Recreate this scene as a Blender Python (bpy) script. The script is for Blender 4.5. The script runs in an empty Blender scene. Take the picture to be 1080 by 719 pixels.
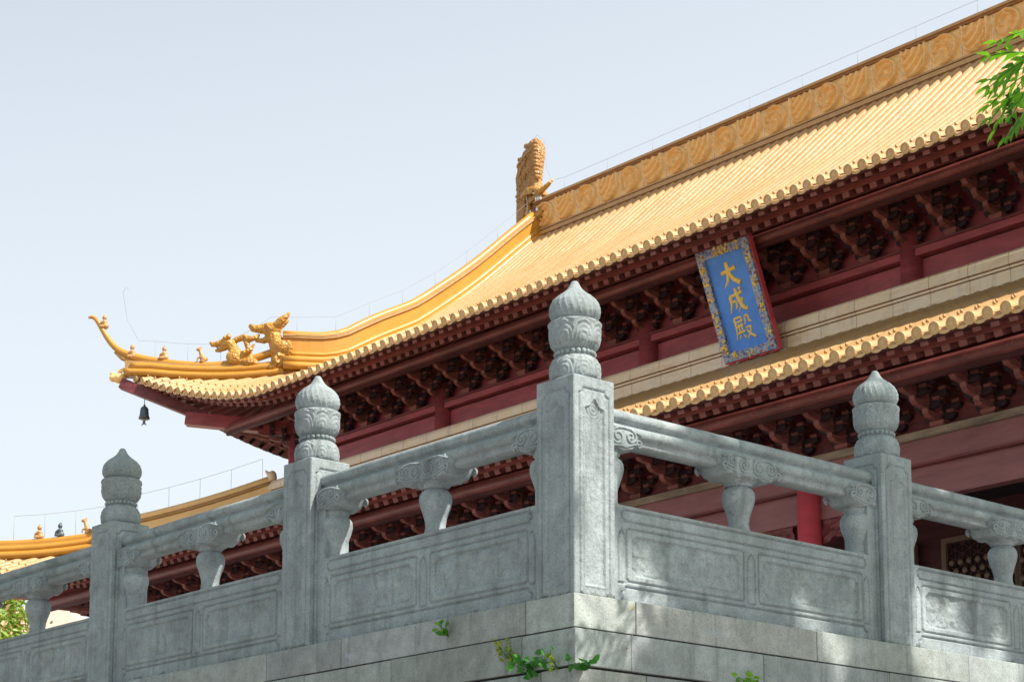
import bpy, bmesh, math, random
import numpy as np
from mathutils import Vector, Matrix, Quaternion

random.seed(7); RNG = np.random.default_rng(11)
S = bpy.context.scene
COL = S.collection
R = math.radians

# ------------------------------------------------------------------ camera
cd = bpy.data.cameras.new('camera'); cam = bpy.data.objects.new('camera', cd); COL.objects.link(cam)
TH, PI_ = 0.71673, 0.143788
cam.location = (7.304, -6.786, -1.8135)
fw = Vector((-math.cos(TH)*math.cos(PI_), math.sin(TH)*math.cos(PI_), math.sin(PI_)))
cam.rotation_mode = 'QUATERNION'
cam.rotation_quaternion = fw.to_track_quat('-Z', 'Y')
cd.sensor_fit = 'HORIZONTAL'; cd.sensor_width = 36.0
cd.lens = 2101.886/1080*36.0
cd.shift_x = 0.0; cd.shift_y = (700.186-359.5)/1080
cd.clip_start = 0.1; cd.clip_end = 3000
cd.dof.use_dof = False
S.camera = cam

# ------------------------------------------------------------------ light
SUN = Vector((0.80, 0.27, 1.0)).normalized()
w = bpy.data.worlds.new('World'); S.world = w; w.use_nodes = True
wn, wl = w.node_tree.nodes, w.node_tree.links
wn.clear()
sky = wn.new('ShaderNodeTexSky'); sky.sky_type = 'NISHITA'; sky.sun_disc = False
sky.sun_elevation = math.asin(SUN.z); sky.sun_rotation = math.atan2(SUN.x, SUN.y)
sky.air_density = 1.0; sky.dust_density = 3.2; sky.ozone_density = 1.2; sky.altitude = 20
bgn = wn.new('ShaderNodeBackground'); bgn.inputs[1].default_value = 0.09
won = wn.new('ShaderNodeOutputWorld')
hz = wn.new('ShaderNodeMix'); hz.data_type = 'RGBA'; hz.inputs[0].default_value = 0.62
hz.inputs[7].default_value = (7.7, 8.2, 8.55, 1)
wtc = wn.new('ShaderNodeTexCoord'); wdp = wn.new('ShaderNodeVectorMath'); wdp.operation = 'DOT_PRODUCT'; wdp.inputs[1].default_value = (0.16, 0.11, -1.0)
wra = wn.new('ShaderNodeMapRange'); wra.interpolation_type = 'SMOOTHSTEP'     # pale haze near the horizon, clear blue overhead
for i_, v_ in ((1, -1.0), (2, -0.28), (3, 0.05), (4, 0.74)): wra.inputs[i_].default_value = v_
wl.new(wtc.outputs['Generated'], wdp.inputs[0]); wl.new(wdp.outputs['Value'], wra.inputs[0]); wl.new(wra.outputs[0], hz.inputs[0])
wl.new(sky.outputs[0], hz.inputs[6]); wl.new(hz.outputs[2], bgn.inputs[0]); wl.new(bgn.outputs[0], won.inputs[0])
ld = bpy.data.lights.new('sun', 'SUN'); ld.energy = 5.0; ld.angle = R(0.53); ld.color = (1.0, 0.93, 0.82)
sun = bpy.data.objects.new('sun', ld); COL.objects.link(sun)
sun.rotation_mode = 'QUATERNION'; sun.rotation_quaternion = SUN.to_track_quat('Z', 'Y'); sun.location = (10, 5, 40)
S.view_settings.view_transform = 'Standard'; S.view_settings.look = 'None'
S.view_settings.exposure = 0.60; S.view_settings.gamma = 1; S.view_settings.use_curve_mapping = False
S.cycles.max_bounces = 6

# ------------------------------------------------------------------ materials
def newmat(name):
    m = bpy.data.materials.new(name); m.use_nodes = True
    nt = m.node_tree; nt.nodes.clear()
    o = nt.nodes.new('ShaderNodeOutputMaterial'); b = nt.nodes.new('ShaderNodeBsdfPrincipled')
    nt.links.new(b.outputs[0], o.inputs[0])
    return m, nt, b
def N(nt, t, **k):
    n = nt.nodes.new(t)
    for a, v in k.items(): setattr(n, a, v)
    return n
def noise(nt, vec, scale, detail=4, rough=0.55, dist=0.0):
    n = N(nt, 'ShaderNodeTexNoise'); n.inputs['Scale'].default_value = scale
    n.inputs['Detail'].default_value = detail; n.inputs['Roughness'].default_value = rough; n.inputs['Distortion'].default_value = dist
    nt.links.new(vec, n.inputs['Vector']); return n.outputs['Fac']
def ramp(nt, fac, pts):
    r = N(nt, 'ShaderNodeValToRGB'); e = r.color_ramp.elements
    while len(e) < len(pts): e.new(0.5)
    for q, (p, c) in zip(e, pts):
        q.position = p; q.color = (c, c, c, 1) if isinstance(c, (int, float)) else (*c, 1)
    nt.links.new(fac, r.inputs[0]); return r.outputs[0]
def mix(nt, fac, a, b, mode='MIX'):
    m = N(nt, 'ShaderNodeMix'); m.data_type = 'RGBA'; m.blend_type = mode
    for s, v in ((0, fac), (6, a), (7, b)):
        if isinstance(v, (int, float)): m.inputs[s].default_value = v
        elif isinstance(v, tuple): m.inputs[s].default_value = (*v, 1) if len(v) == 3 else v
        else: nt.links.new(v, m.inputs[s])
    return m.outputs[2]
def wpos(nt): return N(nt, 'ShaderNodeNewGeometry').outputs['Position']
def mapped(nt, vec, sc):
    m = N(nt, 'ShaderNodeMapping'); m.inputs['Scale'].default_value = sc; nt.links.new(vec, m.inputs[0]); return m.outputs[0]
def bump(nt, b, h, strength=0.5, dist=0.01, prev=None):
    n = N(nt, 'ShaderNodeBump'); n.inputs['Strength'].default_value = strength; n.inputs['Distance'].default_value = dist
    nt.links.new(h, n.inputs['Height'])
    if prev is not None: nt.links.new(prev, n.inputs['Normal'])
    nt.links.new(n.outputs[0], b.inputs['Normal']); return n.outputs[0]

def stone_mat(name, base, moss=0.0, streak=0.5, attr=False, rough=0.85, veins=0.0, pits=1.0):
    m, nt, b = newmat(name); P = wpos(nt)
    big = noise(nt, P, 1.7, 5, 0.6)
    mid = noise(nt, P, 9, 6, 0.65)
    fine = noise(nt, P, 95, 3, 0.7)
    c = ramp(nt, big, [(0.3, tuple(v*0.78 for v in base)), (0.7, tuple(v*1.12 for v in base))])
    c = mix(nt, 0.5, c, ramp(nt, mid, [(0.3, 0.30), (0.7, 0.72)]), 'OVERLAY')
    c = mix(nt, 0.28, c, ramp(nt, fine, [(0.34, 0.2), (0.5, 0.55), (0.7, 0.75)]), 'OVERLAY')
    st = noise(nt, mapped(nt, P, (7, 7, 0.7)), 1.3, 5, 0.65)
    c = mix(nt, ramp(nt, st, [(0.54, 0.0), (0.72, streak)]), c, tuple(v*0.36 for v in base))
    if moss:
        mo = noise(nt, P, 2.6, 6, 0.7)
        c = mix(nt, ramp(nt, mo, [(0.42, 0.0), (0.66, moss)]), c, (0.16, 0.19, 0.12))
    if veins:
        vt = N(nt, 'ShaderNodeTexWave'); vt.wave_type = 'BANDS'; vt.bands_direction = 'DIAGONAL'
        vt.inputs['Scale'].default_value = 0.55; vt.inputs['Distortion'].default_value = 9; vt.inputs['Detail'].default_value = 3
        vt.inputs['Detail Scale'].default_value = 0.7; nt.links.new(P, vt.inputs[0])
        c = mix(nt, ramp(nt, vt.outputs['Fac'], [(0.985, 0.0), (0.998, veins)]), c, (0.62, 0.62, 0.6))
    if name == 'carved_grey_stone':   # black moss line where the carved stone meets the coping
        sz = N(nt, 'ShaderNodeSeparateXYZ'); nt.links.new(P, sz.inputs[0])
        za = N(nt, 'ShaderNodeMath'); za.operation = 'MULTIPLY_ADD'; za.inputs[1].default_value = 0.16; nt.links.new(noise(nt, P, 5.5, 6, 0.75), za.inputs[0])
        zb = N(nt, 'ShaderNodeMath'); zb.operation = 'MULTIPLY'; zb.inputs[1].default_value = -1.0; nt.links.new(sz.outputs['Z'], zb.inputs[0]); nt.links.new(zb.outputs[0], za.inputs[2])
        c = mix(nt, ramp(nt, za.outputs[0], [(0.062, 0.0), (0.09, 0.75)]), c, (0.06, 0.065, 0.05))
    if attr:
        for cen, rad_, colr in (((0.02, 0.345, -0.26), (22, 26, 11), (0.23, 0.075, 0.03)), ((0.015, 0.40, -0.04), (16, 22, 18), (0.42, 0.33, 0.14)), ((-1.9, -0.02, -0.12), (5, 5, 7), (0.36, 0.42, 0.5)), ((0.02, 1.0, -0.1), (4, 3.5, 9), (0.30, 0.36, 0.42))):
            mp = N(nt, 'ShaderNodeMapping'); mp.vector_type = 'TEXTURE'; mp.inputs['Location'].default_value = cen; mp.inputs['Scale'].default_value = tuple(1/v for v in rad_); nt.links.new(P, mp.inputs[0])
            ln_ = N(nt, 'ShaderNodeVectorMath'); ln_.operation = 'LENGTH'; nt.links.new(mp.outputs[0], ln_.inputs[0])
            ad = N(nt, 'ShaderNodeMath'); ad.operation = 'MULTIPLY_ADD'; ad.inputs[1].default_value = 1.6; nt.links.new(noise(nt, P, 28, 5, 0.7), ad.inputs[0]); nt.links.new(ln_.outputs['Value'], ad.inputs[2])
            c = mix(nt, ramp(nt, ad.outputs[0], [(0.62, 0.85), (1.0, 0.0)]) if False else ramp(nt, ad.outputs[0], [(0.9, 0.8), (1.0, 0.0)]), c, colr)
        a = N(nt, 'ShaderNodeAttribute'); a.attribute_name = 'tone'
        c = mix(nt, 1.0, c, a.outputs['Color'], 'MULTIPLY')
    vo = N(nt, 'ShaderNodeTexVoronoi'); vo.inputs['Scale'].default_value = 48; nt.links.new(P, vo.inputs['Vector'])
    pit = mix(nt, 1.0, ramp(nt, vo.outputs['Distance'], [(0.08, 0.0), (0.2, 1.0)]), ramp(nt, noise(nt, P, 13, 3), [(0.45, 1.0), (0.6, 0.0)]), 'LIGHTEN')
    c = mix(nt, 1.0, c, ramp(nt, pit, [(0.0, 0.45), (0.6, 1.0)]), 'MULTIPLY')
    v2 = N(nt, 'ShaderNodeTexVoronoi'); v2.inputs['Scale'].default_value = 85; v2.inputs['Randomness'].default_value = 1; nt.links.new(P, v2.inputs['Vector'])
    dots = mix(nt, 1.0, ramp(nt, v2.outputs['Distance'], [(0.12, 0.0), (0.3, 1.0)]), ramp(nt, noise(nt, P, 21, 3, 0.7), [(0.44, 1.0), (0.56, 0.0)]), 'LIGHTEN')
    c = mix(nt, 1.0, c, ramp(nt, dots, [(0.0, 0.42), (0.7, 1.0)]), 'MULTIPLY')
    c = mix(nt, ramp(nt, noise(nt, P, 4.5, 6, 0.75, 1.5), [(0.60, 0.0), (0.72, 0.35)]), c, tuple(min(1, v*1.7) for v in base))
    nt.links.new(c, b.inputs['Base Color']); b.inputs['Roughness'].default_value = rough
    b.inputs['Specular IOR Level'].default_value = 0.3
    n1 = bump(nt, b, fine, 0.45, 0.006)
    n2 = bump(nt, b, mid, 0.55, 0.02, n1)
    bump(nt, b, pit, 0.5*pits, 0.006, n2)
    return m
def wood_mat(name, base, rough=0.5, wear=0.35, dark=0.5, spec=0.4):
    m, nt, b = newmat(name); P = wpos(nt)
    a = noise(nt, mapped(nt, P, (0.7, 2, 3)), 3.0, 5, 0.6); d = noise(nt, P, 22, 4, 0.7)
    c = ramp(nt, a, [(0.3, tuple(v*dark for v in base)), (0.68, tuple(v*1.15 for v in base))])
    c = mix(nt, ramp(nt, d, [(0.56, 0.0), (0.7, wear)]), c, tuple(v*1.6+0.015 for v in base))
    nt.links.new(c, b.inputs['Base Color']); b.inputs['Roughness'].default_value = rough
    b.inputs['Specular IOR Level'].default_value = spec
    bump(nt, b, d, 0.25, 0.01)
    return m
def glaze_mat(name, base, dark, rough=0.28, joint=None, attr=False, scales=0.0, mottled=0.5, spec=0.5, pale=None):
    m, nt, b = newmat(name); P = wpos(nt)
    a = noise(nt, P, 3.2, 5, 0.65); d = noise(nt, P, 17, 5, 0.7)
    c = ramp(nt, a, [(0.32, tuple(x*(1-0.3)+y*0.3 for x, y in zip(base, dark))), (0.62, base)])
    c = mix(nt, ramp(nt, d, [(0.5, 0.0), (0.68, mottled)]), c, dark)
    if pale:
        c = mix(nt, ramp(nt, noise(nt, P, 1.1, 5, 0.7), [(0.45, 0.0), (0.7, 0.7)]), c, pale)
    if joint:      # thin mortar joints where the tube tiles overlap, with streaks of grime below them
        sp = N(nt, 'ShaderNodeSeparateXYZ'); nt.links.new(P, sp.inputs[0])
        mu = N(nt, 'ShaderNodeMath'); mu.operation = 'MULTIPLY'; mu.inputs[1].default_value = 1/joint; nt.links.new(sp.outputs['Y'], mu.inputs[0])
        fr = N(nt, 'ShaderNodeMath'); fr.operation = 'FRACT'; nt.links.new(mu.outputs[0], fr.inputs[0])
        c = mix(nt, ramp(nt, fr.outputs[0], [(0.0, 0.35), (0.05, 0.28), (0.09, 0.0)]), c, tuple(v*0.5 for v in dark))
        g_ = noise(nt, mapped(nt, P, (6, 0.5, 0.5)), 2.2, 5, 0.7)
        c = mix(nt, ramp(nt, g_, [(0.52, 0.0), (0.7, 0.55)]), c, dark)
    if attr:
        a_ = N(nt, 'ShaderNodeAttribute'); a_.attribute_name = 'tone'; c = mix(nt, 1.0, c, a_.outputs['Color'], 'MULTIPLY')
    nt.links.new(c, b.inputs['Base Color'])
    nt.links.new(ramp(nt, d, [(0.3, rough*0.8), (0.7, rough*1.6)]), b.inputs['Roughness'])
    b.inputs['Specular IOR Level'].default_value = spec
    n1 = bump(nt, b, d, 0.2, 0.01)
    if scales:
        vo = N(nt, 'ShaderNodeTexVoronoi'); vo.inputs['Scale'].default_value = 19; nt.links.new(P, vo.inputs['Vector'])
        bump(nt, b, vo.outputs['Distance'], scales, 0.03, n1)
    return m
def plain(name, base, rough=0.6, metal=0.0, var=0.15, scale=12):
    m, nt, b = newmat(name); P = wpos(nt)
    n = noise(nt, P, scale, 4, 0.6)
    nt.links.new(ramp(nt, n, [(0.3, tuple(v*(1-var) for v in base)), (0.7, tuple(v*(1+var) for v in base))]), b.inputs['Base Color'])
    b.inputs['Roughness'].default_value = rough; b.inputs['Metallic'].default_value = metal
    return m
def leaf_mat(name, a, c, trans=0.35):
    m = bpy.data.materials.new(name); m.use_nodes = True; nt = m.node_tree; nt.nodes.clear()
    o = N(nt, 'ShaderNodeOutputMaterial'); b = N(nt, 'ShaderNodeBsdfPrincipled'); t = N(nt, 'ShaderNodeBsdfTranslucent'); mx = N(nt, 'ShaderNodeMixShader')
    at = N(nt, 'ShaderNodeAttribute'); at.attribute_name = 'tone'
    col = ramp(nt, at.outputs['Fac'], [(0.0, a), (1.0, c)])
    nt.links.new(col, b.inputs['Base Color']); b.inputs['Roughness'].default_value = 0.45
    nt.links.new(mix(nt, 1.0, col, (1.6, 1.9, 0.7), 'MULTIPLY'), t.inputs[0]); mx.inputs[0].default_value = trans
    nt.links.new(b.outputs[0], mx.inputs[1]); nt.links.new(t.outputs[0], mx.inputs[2]); nt.links.new(mx.outputs[0], o.inputs[0])
    return m

M = {}
M['stone'] = stone_mat('carved_grey_stone', (0.305, 0.348, 0.378), moss=0.14, veins=0.0, streak=0.55)
M['block'] = stone_mat('terrace_block_stone', (0.335, 0.365, 0.38), moss=0.12, streak=0.7, attr=True, rough=0.9)
M['paving'] = stone_mat('paving_stone', (0.36, 0.34, 0.31), moss=0.15, streak=0.1, rough=0.9)
M['tile'] = glaze_mat('golden_roof_tile', (0.51, 0.31, 0.135), (0.41, 0.22, 0.075), 0.40, mottled=0.3, pale=(0.54, 0.37, 0.20), spec=0.35, joint=0.29, attr=True)
M['pan'] = glaze_mat('golden_pan_tile', (0.42, 0.265, 0.12), (0.30, 0.16, 0.055), 0.5, mottled=0.4)
M['disc'] = glaze_mat('eave_disc_tile', (0.66, 0.43, 0.21), (0.42, 0.25, 0.10), 0.4, mottled=0.45)
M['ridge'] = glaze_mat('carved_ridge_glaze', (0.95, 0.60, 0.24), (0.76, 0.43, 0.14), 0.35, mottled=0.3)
M['amber'] = glaze_mat('amber_ridge_glaze', (0.56, 0.275, 0.04), (0.42, 0.17, 0.022), 0.3, mottled=0.25)
M['beast'] = glaze_mat('old_amber_beast_glaze', (0.56, 0.29, 0.05), (0.30, 0.12, 0.02), 0.32, mottled=0.6, scales=0.8)
M['finial'] = glaze_mat('shade_tan_finial_glaze', (0.46, 0.25, 0.08), (0.24, 0.10, 0.03), 0.4, mottled=0.6, scales=0.9)  # darker copy of the beast glaze; the dragon's shade is in its colour
M['mould'] = glaze_mat('ridge_moulding_glaze', (0.52, 0.30, 0.11), (0.27, 0.12, 0.04), 0.35, mottled=0.4)
M['band'] = glaze_mat('cream_band_glaze', (0.88, 0.70, 0.50), (0.78, 0.56, 0.33), 0.35, mottled=0.3, pale=(0.86, 0.77, 0.66))
_b = M['band'].node_tree; _p = next(n for n in _b.nodes if n.type == 'BSDF_PRINCIPLED'); _src = _p.inputs['Base Color'].links[0].from_socket
_P = wpos(_b); _sp = N(_b, 'ShaderNodeSeparateXYZ'); _b.links.new(_P, _sp.inputs[0])
_mu = N(_b, 'ShaderNodeMath'); _mu.operation = 'MULTIPLY'; _mu.inputs[1].default_value = 1/0.62; _b.links.new(_sp.outputs['X'], _mu.inputs[0])
_fr = N(_b, 'ShaderNodeMath'); _fr.operation = 'FRACT'; _b.links.new(_mu.outputs[0], _fr.inputs[0])
_c = mix(_b, ramp(_b, _fr.outputs[0], [(0.0, 0.7), (0.015, 0.6), (0.03, 0.0)]), _src, (0.30, 0.20, 0.12))
_c = mix(_b, ramp(_b, noise(_b, mapped(_b, _P, (1.2, 1, 5)), 1.6, 6, 0.7), [(0.5, 0.0), (0.7, 0.55)]), _c, (0.62, 0.38, 0.16))
_c = mix(_b, ramp(_b, noise(_b, mapped(_b, _P, (3, 1, 0.6)), 2.4, 6, 0.75), [(0.55, 0.0), (0.7, 0.5)]), _c, (0.42, 0.37, 0.36))
_b.links.new(_c, _p.inputs['Base Color'])
M['mortar'] = plain('pale_mortar', (0.80, 0.76, 0.72), 0.8)
M['bandline'] = plain('brown_joint_line', (0.30, 0.14, 0.05), 0.6)
M['red'] = wood_mat('weathered_maroon_wood', (0.20, 0.045, 0.048), 0.5, wear=0.25)
M['redbeam'] = wood_mat('maroon_beam_paint', (0.40, 0.082, 0.095), 0.42, wear=0.2, dark=0.7)
M['beamlow'] = wood_mat('dusty_maroon_lintel', (0.26, 0.10, 0.105), 0.5, wear=0.15, dark=0.8)
M['reddark'] = wood_mat('dark_maroon_wood', (0.10, 0.026, 0.028), 0.6, wear=0.2)
M['bracket'] = wood_mat('bracket_wood', (0.27, 0.085, 0.072), 0.55, wear=0.4, dark=0.55)
M['void'] = wood_mat('shade_black_soffit', (0.03, 0.012, 0.014), 0.8, wear=0.1)  # near black, so the deep shade between the rafters is in the colour
M['rafter'] = wood_mat('rafter_wood', (0.27, 0.085, 0.075), 0.55, wear=0.4)
M['blueblack'] = wood_mat('void_shade_bracket', (0.045, 0.02, 0.026), 0.6, wear=0.15)  # cross arms darkened to paint the black shade of the bracket voids
M['redline'] = wood_mat('eave_board_red', (0.30, 0.075, 0.06), 0.5)
M['purlin'] = wood_mat('worn_purlin_paint', (0.24, 0.065, 0.058), 0.42, wear=0.6, dark=0.5)
M['ledge'] = wood_mat('dusty_ledge_wood', (0.30, 0.22, 0.16), 0.7)
M['column'] = wood_mat('bright_red_column_paint', (0.66, 0.09, 0.12), 0.35, wear=0.05, dark=0.9)
M['dark'] = plain('dark_interior', (0.02, 0.012, 0.012), 0.9)
M['gold'] = plain('gold_leaf', (0.98, 0.66, 0.14), 0.4, 0.0)
M['lattice'] = plain('lattice_wood', (0.20, 0.13, 0.09), 0.5)
M['bronze'] = plain('bell_bronze', (0.10, 0.13, 0.15), 0.5, 0.4)
M['wire'] = plain('grey_wire', (0.28, 0.28, 0.29), 0.6)
M['white'] = plain('white_glaze', (0.8, 0.78, 0.72), 0.3)
M['mouthred'] = plain('mouth_purple', (0.20, 0.04, 0.06), 0.4)
M['black'] = plain('black_glaze', (0.02, 0.02, 0.02), 0.3)
M['cream'] = plain('cream_plaster', (0.52, 0.41, 0.33), 0.85)
M['plaster'] = plain('warm_plaster', (0.50, 0.36, 0.28), 0.85)
M['bark'] = plain('brown_bark', (0.10, 0.075, 0.055), 0.9, 0, 0.4, 6)
M['leaf'] = leaf_mat('tree_leaf', (0.045, 0.14, 0.010), (0.22, 0.44, 0.035), 0.5)
M['weed'] = leaf_mat('weed_leaf', (0.045, 0.20, 0.015), (0.22, 0.42, 0.03), 0.3)
M['ferny'] = leaf_mat('yellow_green_leaf', (0.12, 0.22, 0.02), (0.34, 0.34, 0.05), 0.3)
M['darkweed'] = leaf_mat('deep_green_leaf', (0.02, 0.12, 0.02), (0.07, 0.28, 0.03), 0.3)
M['bush'] = leaf_mat('bush_leaf', (0.05, 0.16, 0.02), (0.36, 0.46, 0.10), 0.3)
M['orangeleaf'] = leaf_mat('orange_leaf', (0.5, 0.22, 0.10), (0.7, 0.5, 0.36), 0.25)

def plaque_blue():
    m, nt, b = newmat('ultramarine_panel'); P = wpos(nt)
    n = noise(nt, P, 5, 6, 0.7, 0.6); f = noise(nt, mapped(nt, P, (9, 9, 0.8)), 4, 4, 0.7)
    c = ramp(nt, n, [(0.3, (0.06, 0.24, 0.82)), (0.7, (0.10, 0.33, 0.95))])
    c = mix(nt, ramp(nt, f, [(0.6, 0.0), (0.75, 0.35)]), c, (0.16, 0.32, 0.72))
    nt.links.new(c, b.inputs['Base Color']); b.inputs['Roughness'].default_value = 0.5; bump(nt, b, n, 0.3, 0.01)
    return m
M['blue'] = plaque_blue()
def plaque_border():
    m, nt, b = newmat('painted_flower_border'); P = wpos(nt)
    v = N(nt, 'ShaderNodeTexVoronoi'); v.inputs['Scale'].default_value = 30; nt.links.new(P, v.inputs['Vector'])
    sep = N(nt, 'ShaderNodeSeparateColor'); nt.links.new(v.outputs['Color'], sep.inputs[0])
    r = N(nt, 'ShaderNodeValToRGB'); r.color_ramp.interpolation = 'CONSTANT'; e = r.color_ramp.elements
    cols = [(0.0, (0.10, 0.22, 0.55)), (0.25, (0.45, 0.47, 0.55)), (0.45, (0.28, 0.08, 0.08)), (0.58, (0.25, 0.40, 0.60)), (0.8, (0.60, 0.40, 0.12)), (0.88, (0.42, 0.36, 0.48))]
    while len(e) < len(cols): e.new(0.5)
    for q, (p, c) in zip(e, cols): q.position = p; q.color = (*c, 1)
    nt.links.new(sep.outputs[0], r.inputs[0])
    c = mix(nt, ramp(nt, v.outputs['Distance'], [(0.5, 0.0), (0.75, 0.5)]), r.outputs[0], (0.55, 0.55, 0.62))
    nt.links.new(c, b.inputs['Base Color']); b.inputs['Roughness'].default_value = 0.5
    bump(nt, b, v.outputs['Distance'], 0.7, 0.02)
    return m
M['border'] = plaque_border()

# ------------------------------------------------------------------ mesh builder
class MB:
    def __init__(s): s.v = []; s.f = []; s.m = []; s.t = []; s.mats = []; s.sm = []
    def mi(s, mat):
        if mat not in s.mats: s.mats.append(mat)
        return s.mats.index(mat)
    def add(s, verts, faces, mat, tone=1.0, smooth=False):
        b = len(s.v); k = s.mi(mat)
        s.v.extend([tuple(v) for v in verts])
        for f in faces: s.f.append(tuple(b+i for i in f)); s.m.append(k); s.t.append(tone); s.sm.append(smooth)
    def box(s, x0, x1, y0, y1, z0, z1, mat, tone=1.0):
        v = [(x0,y0,z0),(x1,y0,z0),(x1,y1,z0),(x0,y1,z0),(x0,y0,z1),(x1,y0,z1),(x1,y1,z1),(x0,y1,z1)]
        s.add(v, [(0,3,2,1),(4,5,6,7),(0,1,5,4),(1,2,6,5),(2,3,7,6),(3,0,4,7)], mat, tone)
    def obox(s, a, b, w_, h, mat, up=(0,0,1)):
        """bar from a to b, width w_, height h"""
        a = Vector(a); b = Vector(b); d = (b-a).normalized(); u = Vector(up); r = d.cross(u)
        if r.length < 1e-4: r = d.cross(Vector((1,0,0)))
        r.normalize(); u = r.cross(d)
        v = []
        for p in (a, b):
            for i, j in ((-1,-1),(1,-1),(1,1),(-1,1)): v.append(p + r*(w_/2*i) + u*(h/2*j))
        s.add(v, [(0,1,2,3),(7,6,5,4),(0,4,5,1),(1,5,6,2),(2,6,7,3),(3,7,4,0)], mat)
    def tube(s, pts, rad, mat, seg=8, cap=True, smooth=True):
        pts = [Vector(p) for p in pts]; n = len(pts)
        rad = [rad]*n if isinstance(rad, (int, float)) else rad
        v = []; f = []; ref = None
        for i, p in enumerate(pts):
            d = (pts[min(i+1,n-1)]-pts[max(i-1,0)]).normalized()
            if ref is None:
                ref = d.orthogonal().normalized()
            ref = (ref - d*ref.dot(d)); ref = ref.normalized() if ref.length > 1e-6 else d.orthogonal().normalized()
            bt = d.cross(ref)
            for k in range(seg):
                a = 2*math.pi*k/seg; v.append(p + (ref*math.cos(a)+bt*math.sin(a))*rad[i])
        for i in range(n-1):
            for k in range(seg):
                a = i*seg+k; b_ = i*seg+(k+1)%seg; f.append((a, b_, b_+seg, a+seg))
        if cap: f.append(tuple(range(seg-1,-1,-1))); f.append(tuple((n-1)*seg+k for k in range(seg)))
        s.add(v, f, mat, smooth=smooth)
    def ball(s, c, r, mat, seg=10, rings=7, rot=None):
        r = (r, r, r) if isinstance(r, (int, float)) else r
        v = []; f = []
        for i in range(rings+1):
            th = math.pi*i/rings
            for k in range(seg):
                ph = 2*math.pi*k/seg
                p = Vector((r[0]*math.sin(th)*math.cos(ph), r[1]*math.sin(th)*math.sin(ph), r[2]*math.cos(th)))
                if rot: p = rot @ p
                v.append(Vector(c)+p)
        for i in range(rings):
            for k in range(seg):
                a = i*seg+k; b_ = i*seg+(k+1)%seg; f.append((a, a+seg, b_+seg, b_))
        s.add(v, f, mat, smooth=True)
    def prism(s, poly, fn, d0, d1, mat, smooth=False):
        """poly 2D list; fn(u, w, d) -> xyz"""
        n = len(poly)
        v = [fn(a, b, d0) for a, b in poly] + [fn(a, b, d1) for a, b in poly]
        f = [tuple(range(n-1,-1,-1)), tuple(range(n, 2*n))] + [(i, (i+1)%n, n+(i+1)%n, n+i) for i in range(n)]
        s.add(v, f, mat, smooth=smooth)
    def lathe(s, prof, mat, seg=24, c=(0,0,0), smooth=True, fn=None):
        v = []; f = []; n = len(prof)
        for i, (r, z) in enumerate(prof):
            for k in range(seg):
                a = 2*math.pi*k/seg; rr = r + (fn(a, i, z) if fn else 0)
                v.append((c[0]+rr*math.cos(a), c[1]+rr*math.sin(a), c[2]+z))
        for i in range(n-1):
            for k in range(seg):
                a = i*seg+k; b_ = i*seg+(k+1)%seg; f.append((a, b_, b_+seg, a+seg))
        f.append(tuple(range(seg-1,-1,-1))); f.append(tuple((n-1)*seg+k for k in range(seg)))
        s.add(v, f, mat, smooth=smooth)
    def grid(s, P, mat, smooth=True, flip=False):
        """P: array (nu, nv, 3)"""
        nu, nv = P.shape[:2]; v = P.reshape(-1, 3).tolist(); f = []
        for i in range(nu-1):
            for j in range(nv-1):
                a = i*nv+j; q = (a, a+nv, a+nv+1, a+1)
                f.append(q[::-1] if flip else q)
        s.add(v, f, mat, smooth=smooth)
    def sweep(s, path, section, mat, up=None, smooth=False, cap=True):
        """section: list of (lateral, height) swept along path, vertical stays up"""
        path = [Vector(p) for p in path]; n = len(path); m = len(section); v = []; f = []
        for i, p in enumerate(path):
            d = path[min(i+1,n-1)]-path[max(i-1,0)]; h = Vector((d.x, d.y, 0)).normalized(); r = Vector((h.y, -h.x, 0))
            u = Vector((0,0,1)) if not up else (r.cross(d.normalized())).normalized()
            sc = section[i] if isinstance(section[0][0], (tuple, list)) else section
            for a, b_ in sc: v.append(p + r*a + u*b_)
        m = len(sc)
        for i in range(n-1):
            for k in range(m):
                a = i*m+k; b_ = i*m+(k+1)%m; f.append((a, a+m, b_+m, b_))
        if cap: f.append(tuple(range(m))); f.append(tuple((n-1)*m+k for k in range(m-1,-1,-1)))
        s.add(v, f, mat, smooth=smooth)
    def mesh(s, name):
        me = bpy.data.meshes.new(name); me.from_pydata(s.v, [], s.f)
        for m_ in s.mats: me.materials.append(m_)
        me.polygons.foreach_set('material_index', s.m); me.polygons.foreach_set('use_smooth', s.sm)
        if any(t != 1.0 for t in s.t):
            at = me.attributes.new('tone', 'FLOAT_COLOR', 'FACE')
            arr = np.ones((len(s.t), 4)); t = np.array([x if isinstance(x, (tuple, list)) else (x, x, x) for x in s.t]); arr[:, :3] = t
            at.data.foreach_set('color', arr.ravel())
        me.update(); return me
    def build(s, name, parent=None, loc=None, rz=0):
        return obj(name, s.mesh(name), parent, loc, rz)
def obj(name, me, parent=None, loc=None, rz=0):
    o = bpy.data.objects.new(name, me); COL.objects.link(o)
    if parent is not None: o.parent = parent
    if loc is not None: o.location = loc
    if rz: o.rotation_euler = (0, 0, rz)
    return o
def tag(o, label=None, cat=None, group=None, kind=None):
    if label: o['label'] = label
    if cat: o['category'] = cat
    if group: o['group'] = group
    if kind: o['kind'] = kind
    return o
def empty(name, loc=(0,0,0), rz=0):
    o = bpy.data.objects.new(name, None); COL.objects.link(o); o.location = loc; o.rotation_euler = (0,0,rz); o.empty_display_size = 0.2; return o
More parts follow.
